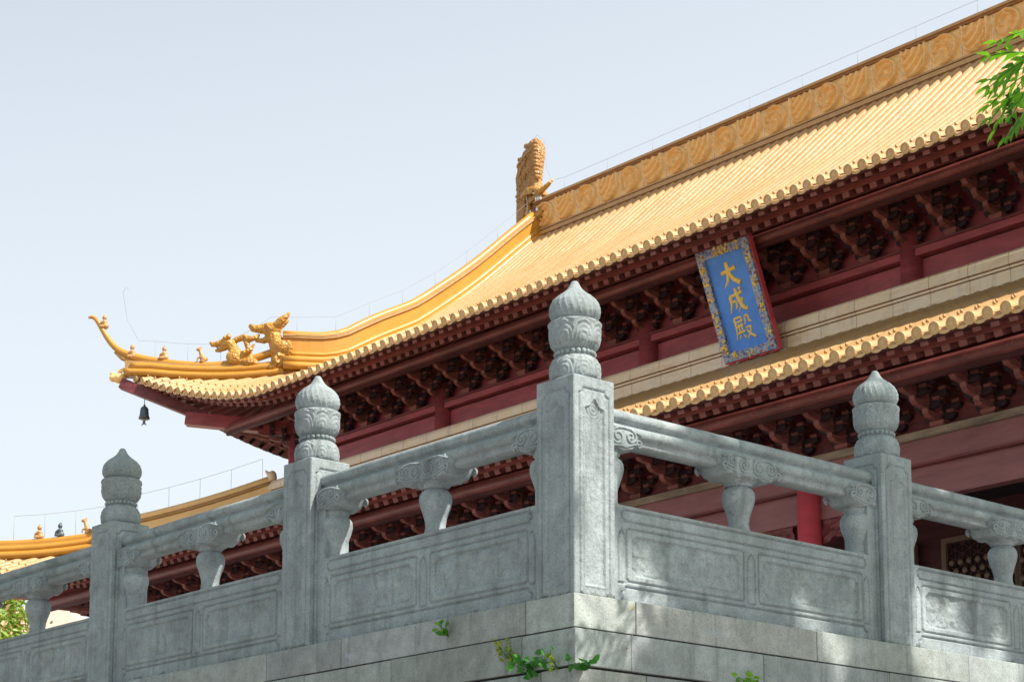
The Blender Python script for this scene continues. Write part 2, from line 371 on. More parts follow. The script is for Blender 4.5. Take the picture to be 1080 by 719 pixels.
def fuse(o, vox=0.012, sm=2):
    r = o.modifiers.new('remesh', 'REMESH'); r.mode = 'VOXEL'; r.voxel_size = vox; r.use_smooth_shade = True
    q = o.modifiers.new('smooth', 'SMOOTH'); q.iterations = sm; q.factor = 0.5
def bevel(o, wd=0.006, seg=2):
    b = o.modifiers.new('bevel', 'BEVEL'); b.width = wd; b.segments = seg; b.limit_method = 'ANGLE'; b.angle_limit = R(40)

# numpy value noise
def vnoise(x, y, seed=0):
    xi = np.floor(x).astype(int); yi = np.floor(y).astype(int); fx = x-xi; fy = y-yi
    fx = fx*fx*(3-2*fx); fy = fy*fy*(3-2*fy)
    def h(a, b):
        n = (a*374761393 + b*668265263 + seed*1274126177) & 0x7fffffff
        n = ((n ^ (n >> 13))*1274126177) & 0x7fffffff
        return ((n ^ (n >> 16)) & 0xffff)/65535.0
    return (h(xi,yi)*(1-fx)+h(xi+1,yi)*fx)*(1-fy)+(h(xi,yi+1)*(1-fx)+h(xi+1,yi+1)*fx)*fy
def fbm(x, y, oct=4, seed=0):
    t = 0; a = 0.5
    for k in range(oct): t = t+a*vnoise(x*2**k, y*2**k, seed+k); a *= 0.5
    return t
def sst(e0, e1, x):
    t = np.clip((x-e0)/(e1-e0), 0, 1); return t*t*(3-2*t)
def rectsdf(u, w, cu, cw, a, b): 
    du = np.abs(u-cu)-a; dw = np.abs(w-cw)-b
    return np.minimum(np.maximum(du, dw), 0)+np.hypot(np.maximum(du, 0), np.maximum(dw, 0))
def notched(u, w, cu, cw, a, b, r):
    d = rectsdf(u, w, cu, cw, a, b)
    c = r-np.hypot(np.abs(u-cu)-a, np.abs(w-cw)-b)
    return np.maximum(d, c)
def groove(d, wd): return np.exp(-(d/wd)**2)

# ================================================================== SETTING
g = MB(); g.box(-600, 600, -600, 600, -3.9, -3.31, M['paving']); tag(g.build('ground'), kind='structure')
g = MB(); g.box(-21.9, -0.4, 0.4, 9.6, -3.3, -0.02, M['paving']); tag(g.build('terrace_floor'), kind='structure')

# ================================================================== STONE TERRACE WALL
terrace = empty('terrace_wall', (0, 0, -3.31))
tag(terrace, 'stacked grey stone block wall under the carved balustrade', 'stone wall')
def course(name, z0, z1, proud, jl, jr):
    mb = MB(); gp = 0.0022
    random.seed(int(-z0*100)+5)
    def blk(x0, x1, y0, y1):
        t = random.uniform(0.8, 1.12); cset = (t*random.uniform(0.97, 1.03), t, t*random.uniform(0.94, 1.02))
        d0, d1 = random.uniform(0, 0.003), random.uniform(0, 0.004)
        mb.box(x0+(d0 if x1-x0 < y1-y0 else 0), x1-(d0 if x1-x0 < y1-y0 else 0), y0+(d1 if x1-x0 > y1-y0 else 0), y1, z0+gp*0.5+random.uniform(0,.002), z1-0.001-random.uniform(0,.003), M['block'], cset)
    p = proud
    # corner block, then front wing to the left, then side wing to the back
    xs = [p]+[x for x in jl]; 
    ys = [jr[0]]+list(jr[1:])
    blk(xs[1]+gp, p, -p, jr[0]-gp)
    for a, b in zip(xs[1:-1], xs[2:]): blk(b+gp, a-gp, -p, 0.42)
    for a, b in zip(ys[:-1], ys[1:]): blk(-0.42, p, a+gp, b-gp)
    o = mb.build(name, terrace, (0, 0, 3.31)); bevel(o, 0.004, 2)
    return o
def jl_from(lst, step, seed):
    random.seed(seed); r = list(lst)
    while r[-1] > -22: r.append(r[-1]-random.uniform(*step))
    return r
def jr_from(lst, step, seed):
    random.seed(seed); r = list(lst)
    while r[-1] < 9.6: r.append(r[-1]+random.uniform(*step))
    return r
course('coping_course', -0.178, 0.0, 0.014, jl_from([-0.364, -1.003, -1.986], (0.7, 1.2), 1), jr_from([0.424, 1.863, 3.289], (0.9, 1.5), 2))
course('wall_course', -0.374, -0.181, 0.022, jl_from([-0.386, -1.499], (0.7, 1.3), 3), jr_from([0.38, 1.403, 2.5], (0.8, 1.4), 4))
zz = -0.382
for k in range(10):
    h = 0.29; course('wall_course', zz-h+0.008, zz, 0.012+0.004*(k % 3), jl_from([-0.25-0.3*(k%2)], (0.7, 1.2), 10+k), jr_from([0.5-0.25*(k%2)], (0.7, 1.2), 30+k)); zz -= h
mb = MB(); mb.box(-22, -0.06, 0.06, 0.40, -3.3, -0.03, M['dark']); mb.box(-0.40, -0.06, 0.401, 9.6, -3.3, -0.03, M['dark']); mb.build('mortar_core', terrace, (0, 0, 3.31))

# ================================================================== BALUSTRADE
SW = 0.291; PH = 1.15
bal = empty('stone_balustrade', (0, 0, 0))
tag(bal, 'carved grey stone balustrade with lotus bud posts turning the terrace corner', 'balustrade')

def post_mesh():
    mb = MB(); W_, H_ = SW, PH; e = 0.005
    nu, nz = 64, 240
    us = np.linspace(e, W_-e, nu); zs = np.linspace(0, H_-e, nz)
    U, Z = np.meshgrid(us, zs, indexing='ij')
    cu = W_/2
    h = np.zeros_like(U)
    # outer incised frame, arched head
    d1 = notched(U, Z, cu, 0.53, 0.105, 0.555, 0.03)
    h -= 0.012*groove(d1, 0.0045)
    top = 1.0+0.035*np.exp(-((U-cu)/0.022)**2)-0.5*np.abs(U-cu)*0.5
    d2 = np.maximum(np.maximum(np.abs(U-cu)-0.068, Z-top), 0.05-Z)
    h -= 0.008*sst(0.0, -0.006, d2); h += 0.005*groove(d2-0.006, 0.004)
    # beaded carving between the frames
    zone = sst(0, -0.004, d1)*sst(0.010, 0.014, d2)
    cell = np.sin(Z*150)*np.sin((np.abs(U-cu)-0.085)*170)
    h += zone*0.0012*cell
    h += sst(0, -0.01, d2)*0.003*(fbm(U*45, Z*45, 4, 3)-0.5)*2
    # cloud carving in head of field
    hd = sst(0, -0.01, d2)*sst(0.9, 0.97, Z); h += hd*0.003*np.sin(40*np.hypot(U-cu, Z-0.98)*8)
    h += 0.002*(fbm(U*90, Z*90, 3, 9)-0.5)
    h[[0,-1], :] = 0; h[:, -1] = 0
    h = -h  # depth inward
    def face(fn): 
        P = np.stack(np.vectorize(lambda u, z, d: fn(u, z, d))(U, Z, h), -1); return P
    F = [face(lambda u, z, d: (u, d, z)), face(lambda u, z, d: (W_-d, u, z)), face(lambda u, z, d: (W_-u, W_-d, z)), face(lambda u, z, d: (d, W_-u, z))]
    for P in F: mb.grid(P, M['stone'])
    for k in range(4):   # chamfers
        A = F[k][-1]; B = F[(k+1) % 4][0]; mb.grid(np.stack([A, B]), M['stone'], smooth=False)
    mb.add([(e,e,H_),(W_-e,e,H_),(W_-e,W_-e,H_),(e,W_-e,H_)], [(0,1,2,3)], M['stone'])
    q = [(e,0,H_-e),(W_-e,0,H_-e),(W_,e,H_-e),(W_,W_-e,H_-e),(W_-e,W_,H_-e),(e,W_,H_-e),(0,W_-e,H_-e),(0,e,H_-e),(e,e,H_),(W_-e,e,H_),(W_-e,W_-e,H_),(e,W_-e,H_)]
    mb.add(q, [(0,1,9,8),(2,3,10,9),(4,5,11,10),(6,7,8,11),(1,2,9),(3,4,10),(5,6,11),(7,0,8)], M['stone'])
    return mb.mesh('post')
def finial_mesh():
    mb = MB(); seg = 128
    def resamp(pts, n):
        pts = np.array(pts); t = np.concatenate([[0], np.cumsum(np.hypot(*np.diff(pts, axis=0).T))]); q = np.linspace(0, t[-1], n)
        # smooth with catmull via cosine of dense linear then blur
        r = np.interp(q, t, pts[:,0]); z = np.interp(q, t, pts[:,1])
        for _ in range(6): r[1:-1] = (r[:-2]+2*r[1:-1]+r[2:])/4; z[1:-1] = (z[:-2]+2*z[1:-1]+z[2:])/4
        return list(zip(r, z))
    def petals(n, z0, z1, depth, inv=False):
        def fn(a, i, z):
            t = (z-z0)/(z1-z0); t = 1-t if inv else t
            x = ((a*n/(2*math.pi)) % 1)-0.5
            x2 = ((a*n/(2*math.pi)+0.5) % 1)-0.5
            edge = 0.5*math.sqrt(max(0.0, 1-max(0, t-0.25)**2/0.56))
            d = abs(x)-edge*0.92
            g_ = -depth*math.exp(-(d/0.05)**2)
            d3 = abs(x)-edge*0.6
            g_ -= 0.55*depth*math.exp(-(d3/0.05)**2)*(t < 0.8)
            g_ += 0.35*depth*math.sin(34*math.hypot(x, t-0.3))
            return g_ if 0.02 < t < 0.98 else 0
        return fn
    # inverted lotus dome
    p = resamp([(0.118,0.0),(0.136,0.02),(0.139,0.06),(0.132,0.10),(0.112,0.128),(0.098,0.136)], 44)
    mb.lathe(p, M['stone'], seg, fn=petals(8, 0.0, 0.13, 0.006, False))
    # bead ring
    mb.lathe([(0.094,0.13),(0.097,0.14),(0.097,0.166),(0.094,0.175)], M['stone'], 48)
    for k in range(22):
        a = 2*math.pi*k/22; mb.ball((0.1*math.cos(a), 0.1*math.sin(a), 0.153), 0.0145, M['stone'], 8, 6)
    p = resamp([(0.094,0.168),(0.112,0.178),(0.132,0.205),(0.139,0.24),(0.138,0.285),(0.143,0.315),(0.139,0.325),(0.12,0.33),(0.10,0.335)], 60)
    mb.lathe(p, M['stone'], seg, fn=petals(8, 0.17, 0.322, 0.006))
    def bud(a, i, z):
        t = (z-0.335)/0.22; tw = a*12+5.5*t
        if t < 0.03 or t > 0.85: return 0
        s_ = math.sin(tw); return (-0.006*math.exp(-(s_/0.28)**2)+0.0025*math.sin(tw*2+1))*min(1, (0.9-t)*3)
    p = resamp([(0.098,0.325),(0.122,0.342),(0.136,0.37),(0.137,0.40),(0.126,0.435),(0.10,0.465),(0.068,0.487),(0.045,0.507),(0.03,0.53),(0.022,0.55),(0.014,0.557)], 70)
    mb.lathe(p, M['stone'], seg, fn=bud)
    return mb.mesh('finial')
def panel_mesh(W_):
    mb = MB(); H_ = 0.52; T = 0.181; y0 = 0.055
    us = np.linspace(0, W_, int(W_/0.0042)); zs = np.linspace(0, H_, 124)
    U, Z = np.meshgrid(us, zs, indexing='ij'); h = np.zeros_like(U)
    A = (W_-0.2)/2; cu = W_/2
    h -= 0.016*groove(notched(U, Z, cu, 0.468, A, 0.03, 0.018), 0.0045)       # frieze
    h -= 0.018*groove(notched(U, Z, cu, 0.0, A, 0.085, 0.03), 0.005)           # plinth line
    fa = (A-0.085)/2-0.02
    for sgn in (-1, 1):
        c0 = cu+sgn*(fa+0.075)
        dO = notched(U, Z, c0, 0.258, fa+0.014, 0.142, 0.012); dI = notched(U, Z, c0, 0.258, fa-0.022, 0.108, 0.026)
        h -= 0.016*groove(dO, 0.0045)
        h -= 0.015*sst(0.0, -0.006, dI)
        ins = sst(-0.006, -0.02, dI)
        sw = np.sin(26*U+6*fbm(U*7, Z*7, 3, 5)+9)*np.sin(30*Z+7*fbm(U*6+9, Z*6, 3, 6))
        h += ins*(0.010*sw*(0.5+fbm(U*20, Z*20, 3, 2))+0.016*(fbm(U*38, Z*38, 4, 1)-0.47))
    for c0, hw in ((cu, 0.03), (cu-A-0.0, 0.026), (cu+A, 0.026)):               # lancets between the fields
        dl = np.abs(U-c0)-hw*np.clip((0.385-Z)/0.05, 0, 1)**0.6
        dl = np.maximum(dl, np.abs(Z-0.245)-0.14)
        h -= 0.014*groove(dl, 0.0042)
    h += 0.0025*(fbm(U*70, Z*70, 3, 8)-0.5)
    P = np.stack([U, y0-h, Z], -1); mb.grid(P, M['stone'])
    # skirts + body
    for edge in (P[0], P[-1], P[:,0], P[:,-1]):
        q = edge.copy(); q[:,1] = y0+0.045; mb.grid(np.stack([edge, q]), M['stone'], smooth=False)
    mb.box(0, W_, y0+0.04, y0+T, 0, H_, M['stone'])
    for x0, x1 in ((0.0, 0.075), (W_-0.075, W_)):
        mb.box(x0, x1, y0+0.004, y0+T-0.004, H_+0.001, 0.865, M['stone'])
    return mb.mesh('panel')
def rail_mesh(W_):
    mb = MB(); c = 0.055+0.0905
    half = [(0.0,1.056),(0.03,1.054),(0.055,1.045),(0.073,1.028),(0.079,1.006),(0.070,0.990),(0.050,0.982),(0.044,0.972),(0.062,0.966),(0.080,0.952),(0.084,0.932),(0.077,0.912),(0.058,0.904),(0.050,0.900),(0.053,0.880),(0.048,0.866),(0.0,0.864)]
    prof = half + [(-a, b) for a, b in half[-2:0:-1]]
    n = int(W_/0.03); xs = np.linspace(-0.004, W_+0.004, n)
    pts = []; 
    for x in xs:
        wob = 0.004*(fbm(np.array(x*4.0), np.array(1.0), 3, 4)-0.45)
        pts.append([(x, c+a*(1+wob*3), z+wob*(1 if z > 0.9 else 0.3)) for a, z in prof])
    P = np.array(pts); P = np.concatenate([P, P[:, :1]], 1); mb.grid(P, M['stone'], flip=True)
    mb.add(pts[0], [tuple(range(len(prof)))], M['stone']); mb.add(pts[-1], [tuple(range(len(prof)))[::-1]], M['stone'])
    return mb.mesh('handrail')
def vase_mesh():
    mb = MB()
    p = [(0.066,0.0),(0.066,0.012),(0.060,0.03),(0.058,0.055),(0.062,0.085),(0.074,0.125),(0.088,0.165),(0.095,0.20),(0.092,0.228),(0.080,0.248),(0.066,0.258),(0.066,0.268),(0.075,0.276),(0.075,0.30)]
    mb.lathe(p, M['stone'], 40); return mb.mesh('vase')
def cloud_mesh():
    """lotus-leaf cloud bracket, local origin at vase axis, z measured from panel top"""
    mb = MB()
    top = 0.425; out = []
    n = 64
    for i in range(n+1):    # scalloped lower outline left to right
        u = -0.25+0.5*i/n; a = abs(u)
        sc = 0.284+0.095*(max(0, a-0.14)/0.11)**2 + 0.013*abs(math.sin(a*26))-0.02*math.exp(-((a-0.205)/0.03)**2)
        out.append((u, sc))
    poly = [(-0.25, top-0.02), ] + out + [(0.25, top-0.02), (0.235, top), (-0.235, top)]
    t = 0.104
    k = len(poly); rings = []
    cx_, cz_ = 0, 0.37
    for d, sc in ((-t, 0.90), (-t+0.014, 0.96), (-t+0.04, 1.0), (t-0.04, 1.0), (t-0.014, 0.96), (t, 0.90)):
        rings.append([(cx_+(u-cx_)*sc*0.95, d, cz_+(z-cz_)*sc) for u, z in poly])
    v = [p for r_ in rings for p in r_]; f = []
    for r_ in range(5):
        for i in range(k): f.append((r_*k+i, r_*k+(i+1)%k, (r_+1)*k+(i+1)%k, (r_+1)*k+i))
    f.append(tuple(range(k))[::-1]); f.append(tuple(5*k+i for i in range(k)))
    mb.add(v, f, M['stone'])
    # spiral relief on both faces
    def spiral(c, r0, turns, sg, a0, yy):
        pts = []
        for i in range(26):
            q = i/25; a = a0+sg*turns*2*math.pi*q; r_ = r0*(1-0.82*q); pts.append((c[0]+r_*math.cos(a), yy, c[1]+r_*0.92*math.sin(a)))
        mb.tube(pts, 0.0075, M['stone'], 6)
    for yy in (-t-0.001, t+0.001):
        for sx in (-1, 1):
            spiral((0.062*sx, 0.362), 0.052, 1.7, sx, math.pi/2, yy); spiral((0.158*sx, 0.372), 0.043, 1.5, -sx, math.pi/2, yy); spiral((0.213*sx, 0.345), 0.026, 1.2, sx, -math.pi/2, yy)
            mb.tube([(sx*(0.232-0.22*q), yy, 0.302+0.036*(1-q)**2+0.01*abs(math.sin((0.232-0.22*q)*26))) for q in np.linspace(0, 1, 18)], 0.007, M['stone'], 6)
            mb.tube([(sx*0.02, yy, 0.405), (sx*0.1, yy, 0.416), (sx*0.16, yy, 0.414), (sx*0.235, yy, 0.39)], 0.007, M['stone'], 6)
    # rounded boss below, flowing into the vase
    tr = [(0.074,0.262),(0.078,0.272),(0.10,0.283),(0.135,0.292),(0.17,0.305),(0.20,0.325),(0.205,0.345)]; sg = 32; v = []; f = []
    for q, (r_, z_) in enumerate(tr):
        for i in range(sg): a_ = 2*math.pi*i/sg; v.append((r_*math.cos(a_), min(r_, 0.072+0.22*(r_-0.072))*math.sin(a_), z_))
    for q in range(len(tr)-1):
        for i in range(sg): f.append((q*sg+i, q*sg+(i+1)%sg, (q+1)*sg+(i+1)%sg, (q+1)*sg+i))
    mb.add(v, f, M['stone'], smooth=True)
    return mb.mesh('cloud_bracket')
POST = post_mesh(); FIN = finial_mesh(); VASE = vase_mesh(); CLOUD = cloud_mesh()
def place_post(x, y):
    o = obj('post', POST, bal, (x, y, 0)); obj('finial', FIN, o, (SW/2, SW/2, PH)); return o
def place_panel(meshes, L, loc, rz):
    o = obj('panel', meshes[0], bal, loc, rz); obj('handrail', meshes[1], o)
    for u in (0.075, L/2, L-0.075):
        obj('vase', VASE, o, (u, 0.1455, 0.5205)); 
    obj('cloud_bracket', CLOUD, o, (L/2, 0.1455, 0.5205))
    for u, q in ((0.0, 0), (L, 1)): obj('cloud_bracket', HALF[q], o, (u, 0.1455, 0.5205))
def half_cloud(sign):
    me = CLOUD.copy(); bm = bmesh.new(); bm.from_mesh(me)
    geom = bm.verts[:]+bm.edges[:]+bm.faces[:]
    bmesh.ops.bisect_plane(bm, geom=geom, plane_co=(0.006*sign, 0, 0), plane_no=(-sign, 0, 0), clear_outer=True)
    bm.to_mesh(me); bm.free(); return me
HALF = [half_cloud(1), half_cloud(-1)]
LX = [0, -2.3292, -4.6895, -7.04, -9.39]; RY = [0, 2.5041, 5.02, 7.53]
LL = 2.3292-SW; LR = 2.5041-SW
ML = (panel_mesh(LL), rail_mesh(LL)); MR = (panel_mesh(LR), rail_mesh(LR))
for x in LX: place_post(x-SW, 0)
for y in RY[1:]: place_post(-SW, y)
for i in range(len(LX)-1):
    x1 = LX[i]-SW; x0 = LX[i+1]; L = x1-x0; mm = ML if abs(L-LL) < 1e-3 else (panel_mesh(L), rail_mesh(L))
    place_panel(mm, L, (x0, 0, 0), 0)
for i in range(len(RY)-1):
    y0 = RY[i]+SW; y1 = RY[i+1]; L = y1-y0; mm = MR if abs(L-LR) < 1e-3 else (panel_mesh(L), rail_mesh(L))
    place_panel(mm, L, (0, y0, 0), math.pi/2)

# ================================================================== TEMPLE HALL
hall = empty('temple_hall', (-11.118, 14.26, 0))
tag(hall, 'maroon timber temple hall with two tiers of golden tiled eaves', 'temple')
HL = (11.118, -14.26, 0)      # children are modelled in world coordinates
XC = -11.118
def hpart(mb, name, parent=hall, label=None):
    o = mb.build(name, parent, HL if parent is hall else None)
    if label: o['label'] = label
    return o
# ---- roof slopes -------------------------------------------------
SP = 0.225
class Eave:
    def __init__(s, prof, x0, y0, top, L, E0=3.7, bulge=0.25, slope_fall=0.13):
        s.ps = np.array([p[0] for p in prof]); s.pz = np.array([p[1] for p in prof]); s.x0 = x0; s.y0 = y0; s.L = L; s.E0 = E0; s.B = bulge; s.top = top; s.fall = slope_fall
        # smooth dense profile
        q = np.linspace(-0.4, s.ps[-1], 200); z = np.interp(q, s.ps, s.pz); sl = (s.pz[1]-s.pz[0])/(s.ps[1]-s.ps[0])
        z = np.where(q < s.ps[0], s.pz[0]+sl*(q-s.ps[0]), z)
        for _ in range(60): z[1:-1] = (z[:-2]+2*z[1:-1]+z[2:])/4
        s.q, s.z_ = q, z
    def t(s, e): return max(0.0, (s.E0-e)/s.E0)**1.6
    def s0(s, e): return -s.B*s.t(e)
    def z(s, e, sv): return float(np.interp(sv, s.q, s.z_)) + s.L*s.t(e)*max(0.0, 1-s.fall*max(0, sv))
    def front(s, e, sv, dz=0.0): return (s.x0+e, s.y0+sv, s.z(e, sv)+dz)
    def side(s, e, sv, dz=0.0): return (s.x0+sv, s.y0+e, s.z(e, sv)+dz)
def slope(ev, tf, es, smax, mb, nseg=14, tubes=True, discs=True, out=(0,-1)):
    """es: list of tube positions; smax(e) upper limit"""
    ev_ = ev; outv = Vector((out[0], out[1], 0)); alongv = Vector((1,0,0)) if out[1] else Vector((0,1,0))
    # pan-tile sheet
    rows = []
    for e in list(es)+[es[-1]+SP]:
        a = ev.s0(e)+0.02; b_ = max(smax(e), a+0.01); rows.append([tf(e, a+(b_-a)*k/nseg, -0.05) for k in range(nseg+1)])
    mb.grid(np.array(rows), M['pan'], flip=(out[1] != 0) is False)
    if not tubes: return
    for e in es:
        a = ev.s0(e); b_ = smax(e)
        if b_ < a+0.06: continue
        ns = max(2, int(nseg*(b_-a)/6)+1) if b_-a < 6 else nseg
        pts = [Vector(tf(e, a+(b_-a)*k/ns)) for k in range(ns+1)]
        v = []; f = []; m = 7; rr = 0.071
        for i, p in enumerate(pts):
            d = (pts[min(i+1,ns)]-pts[max(i-1,0)]).normalized(); r = alongv; u = r.cross(d).normalized()
            if u.z < 0: u = -u
            for k in range(m):
                an = math.pi*k/(m-1); v.append(p+r*(rr*math.cos(an))+u*(rr*math.sin(an)-0.01))
        for i in range(ns):
            for k in range(m-1): f.append((i*m+k, i*m+k+1, (i+1)*m+k+1, (i+1)*m+k))
        t_ = random.uniform(0.90, 1.05); mb.add(v, f, M['tile'], (t_, t_*random.uniform(0.96, 1.0), t_*random.uniform(0.88, 1.0)), smooth=True)
        # collars where tiles overlap + nail caps
        for so in (0.13, 0.50):
            if a+so < b_:
                p = Vector(tf(e, a+so)); u = Vector((-outv.x*-0.35, -outv.y*-0.35, 1)).normalized()
                mb.tube([p+u*(rr-0.015), p+u*(rr+0.012), p+u*(rr+0.032)], [0.017, 0.019, 0.008], M['mould'], 7)
        if discs:
            c = pts[0]+outv*0.012; ax = (outv+Vector((0,0,-0.25))).normalized(); up = alongv.cross(ax).normalized()
            v = []; f = []; n = 14
            for r_, d_ in ((0.071, -0.03), (0.071, 0.012), (0.059, 0.014), (0.054, 0.003), (0.031, 0.003), (0.024, 0.010)):
                for k in range(n):
                    an = 2*math.pi*k/n; v.append(c+ax*d_+(alongv*math.cos(an)+up*math.sin(an))*r_)
            for q in range(5):
                for k in range(n): f.append((q*n+k, q*n+(k+1)%n, (q+1)*n+(k+1)%n, (q+1)*n+k))
            f.append(tuple(5*n+k for k in range(n)))
            mb.add(v, f, M['disc'], smooth=False)
            # drip tile between the tubes
            e2 = e+SP/2; c2 = Vector(tf(e2, ev.s0(e2)))+outv*0.004
            poly = [(-0.085,-0.02),(-0.06,-0.048),(-0.03,-0.045),(0.03,-0.045),(0.06,-0.048),(0.085,-0.02),(0.085,-0.05),(0.065,-0.068),(0.035,-0.08),(0.0,-0.085),(-0.035,-0.08),(-0.065,-0.068),(-0.085,-0.05)]
            mb.prism(poly, lambda a_, b2, d_: c2+alongv*a_+up*(b2 if up.z > 0 else -b2)+ax*d_, -0.018, 0.0, M['disc'])
def eave_wood(ev, tf, e_end, mb, purl_s, out):
    """soffit boards and the two rows of rafters; fanned at the corner"""
    alongv = Vector((1,0,0)) if out[1] else Vector((0,1,0))
    es = np.arange(-0.16, e_end, SP)
    grid = []
    for e in es:
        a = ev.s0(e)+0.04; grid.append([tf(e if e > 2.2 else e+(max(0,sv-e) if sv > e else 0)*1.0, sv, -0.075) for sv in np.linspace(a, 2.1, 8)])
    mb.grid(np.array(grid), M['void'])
    pr = []
    for e in es:
        if e < 2.2:
            k = (e+0.2)/2.4; si = 1.05+0.95*k; ei = si+0.2*k
        else: si, ei = 2.0, e
        a = ev.s0(e)
        def pt(fr, dz):   # point along the rafter plan line
            return Vector(tf(e+(ei-e)*fr, a+(si-a)*fr, dz))
        L = si-a
        mb.obox(pt(0.10/L, -0.125), pt(min(1, 0.95/L), -0.12), 0.105, 0.075, M['rafter'])
        mb.obox(pt(0.48/L, -0.262), pt(1.0, -0.25), 0.105, 0.085, M['rafter'])
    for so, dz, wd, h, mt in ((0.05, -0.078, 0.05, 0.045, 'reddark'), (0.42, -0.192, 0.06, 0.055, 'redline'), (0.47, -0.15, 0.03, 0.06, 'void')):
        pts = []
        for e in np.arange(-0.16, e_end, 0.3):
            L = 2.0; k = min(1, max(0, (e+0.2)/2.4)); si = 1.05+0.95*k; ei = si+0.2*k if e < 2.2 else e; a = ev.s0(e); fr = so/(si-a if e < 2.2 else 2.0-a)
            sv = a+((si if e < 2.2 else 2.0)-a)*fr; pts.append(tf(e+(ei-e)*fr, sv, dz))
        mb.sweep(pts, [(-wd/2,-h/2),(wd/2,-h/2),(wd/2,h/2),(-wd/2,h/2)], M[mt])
# upper tier
UP = Eave([(0,8.0),(1.24,8.5),(2.5,9.06),(4.36,10.2),(6.07,11.5),(7.36,12.7),(7.94,13.16)], -25.0, 12.26, 7.94, 1.05)
XR_U = 2*XC+25.0      # right eave line
GX = 2.3               # inset of gable ridge
mb = MB()
wid_u = XR_U+25.0
def mirror_e(f):     # right end mirrors the left corner
    return lambda e: f(min(e, wid_u-e))
class EvM:
    pass
def make_front(ev, W_):
    ev2 = EvM(); ev2.s0 = lambda e: ev.s0(min(e, W_-e)); ev2.z = lambda e, sv: ev.z(min(e, W_-e), sv)
    tf = lambda e, sv, dz=0.0: (ev.x0+e, ev.y0+sv, ev2.z(e, sv)+dz)
    return ev2, tf
UF, uf_tf = make_front(UP, wid_u)
def u_smax(e):
    m = min(e, wid_u-e); return UP.top if m > GX-0.35 else max(m, 0)
slope(UF, uf_tf, list(np.arange(-0.16, wid_u-0.1, SP)), u_smax, mb)
slope(UP, UP.side, list(np.arange(-0.16, 15.8, SP)), lambda e: min(max(e, 0), GX+0.1), mb, out=(-1,0))
# back slope and right slope as plain sheets, gables
B = []
for e in np.linspace(0, wid_u, 40): B.append([(UP.x0+e, 2*20.2-(12.26+sv), UF.z(e, sv)-0.05) for sv in np.linspace(0, UP.top, 8)])
mb.grid(np.array(B), M['pan'])
mb.add([(XR_U,12.26,8.0),(XR_U,28.1,8.0),(XR_U-GX,28.1-GX,9.0),(XR_U-GX,12.26+GX,9.0)], [(0,1,2,3)], M['pan'])
for gx in (-25.0+GX-0.25, XR_U-GX+0.25):
    prof = [(12.26+sv, UP.z(9, sv)-0.06) for sv in np.linspace(2.0, UP.top, 12)]
    poly = prof+[(2*20.2-a, b_) for a, b_ in prof[::-1]]
    mb.add([(gx, a, b_) for a, b_ in poly], [tuple(range(len(poly)))], M['redbeam'])
roof_u = hpart(mb, 'roof', label='upper golden tiled roof with upturned corner')
# lower tier
LO = Eave([(0,4.70),(1.0,5.13),(2.0,5.58),(3.0,6.05),(4.2,6.62)], -27.4, 9.9, 4.0, 0.85)
XR_L = 2*XC+27.4; wid_l = XR_L+27.4
LF, lf_tf = make_front(LO, wid_l)
mb = MB()
slope(LF, lf_tf, list(np.arange(-0.16, wid_l-0.1, SP)), lambda e: min(4.1, max(0, min(e, wid_l-e))), mb, nseg=8)
slope(LO, LO.side, list(np.arange(-0.16, 12.0, SP)), lambda e: min(4.1, max(0, e)), mb, nseg=8, out=(-1,0))
mb.add([(XR_L,9.9,4.7),(XR_L,30.5,4.7),(XR_L-4.2,26.3,6.5),(XR_L-4.2,14.1,6.5)], [(0,1,2,3)], M['pan'])
roof_l = hpart(mb, 'roof', label='lower golden tiled roof skirting the hall')
mb = MB(); eave_wood(UF, uf_tf, 24.0, mb, 1.07, (0,-1)); eave_wood(UP, UP.side, 13.0, mb, 1.07, (-1,0)); hpart(mb, 'eave_rafters', label='upper rows of maroon eave rafters')
mb = MB(); eave_wood(LF, lf_tf, 27.0, mb, 1.07, (0,-1)); eave_wood(LO, LO.side, 8.0, mb, 1.07, (-1,0)); hpart(mb, 'eave_rafters', label='lower rows of maroon eave rafters')

# ---- main ridge --------------------------------------------------
RX0, RX1, RYc = -22.75, 2*XC+22.75, 20.2
mb = MB()
ln = RX1-RX0; z0, z1 = 13.22, 13.80
nx = int(ln/0.015); us = np.linspace(0, ln, nx); ws = np.linspace(0, z1-z0, 40)
U, Wv = np.meshgrid(us, ws, indexing='ij')
PER = 1.28; ph = (U/PER) % 1.0; kk = np.floor(U/PER)
xa = (ph-0.25)*PER; xb = (ph-0.75)*PER; wc = Wv-0.29
ra = np.hypot(xa, wc); rb = np.hypot(xb, wc*0.95)
h = np.zeros_like(U)
def ridgeline(d, wd): return np.exp(-(d/wd)**2)
# wreath panel: open ring, coiled body inside
h += 0.12*ridgeline(ra-0.245, 0.02)*(1-0.8*np.exp(-(((np.arctan2(wc, xa)+2.2))/0.35)**2))
h += 0.10*ridgeline(ra-0.12-0.06*np.sin(np.arctan2(wc, xa)*1.5+0.6+kk*1.9)-0.03*fbm(U*6, Wv*6, 3, 8), 0.02)*(ph < 0.5)
h += 0.06*ridgeline(np.hypot(xa-0.03, wc-0.02)-0.03, 0.03)
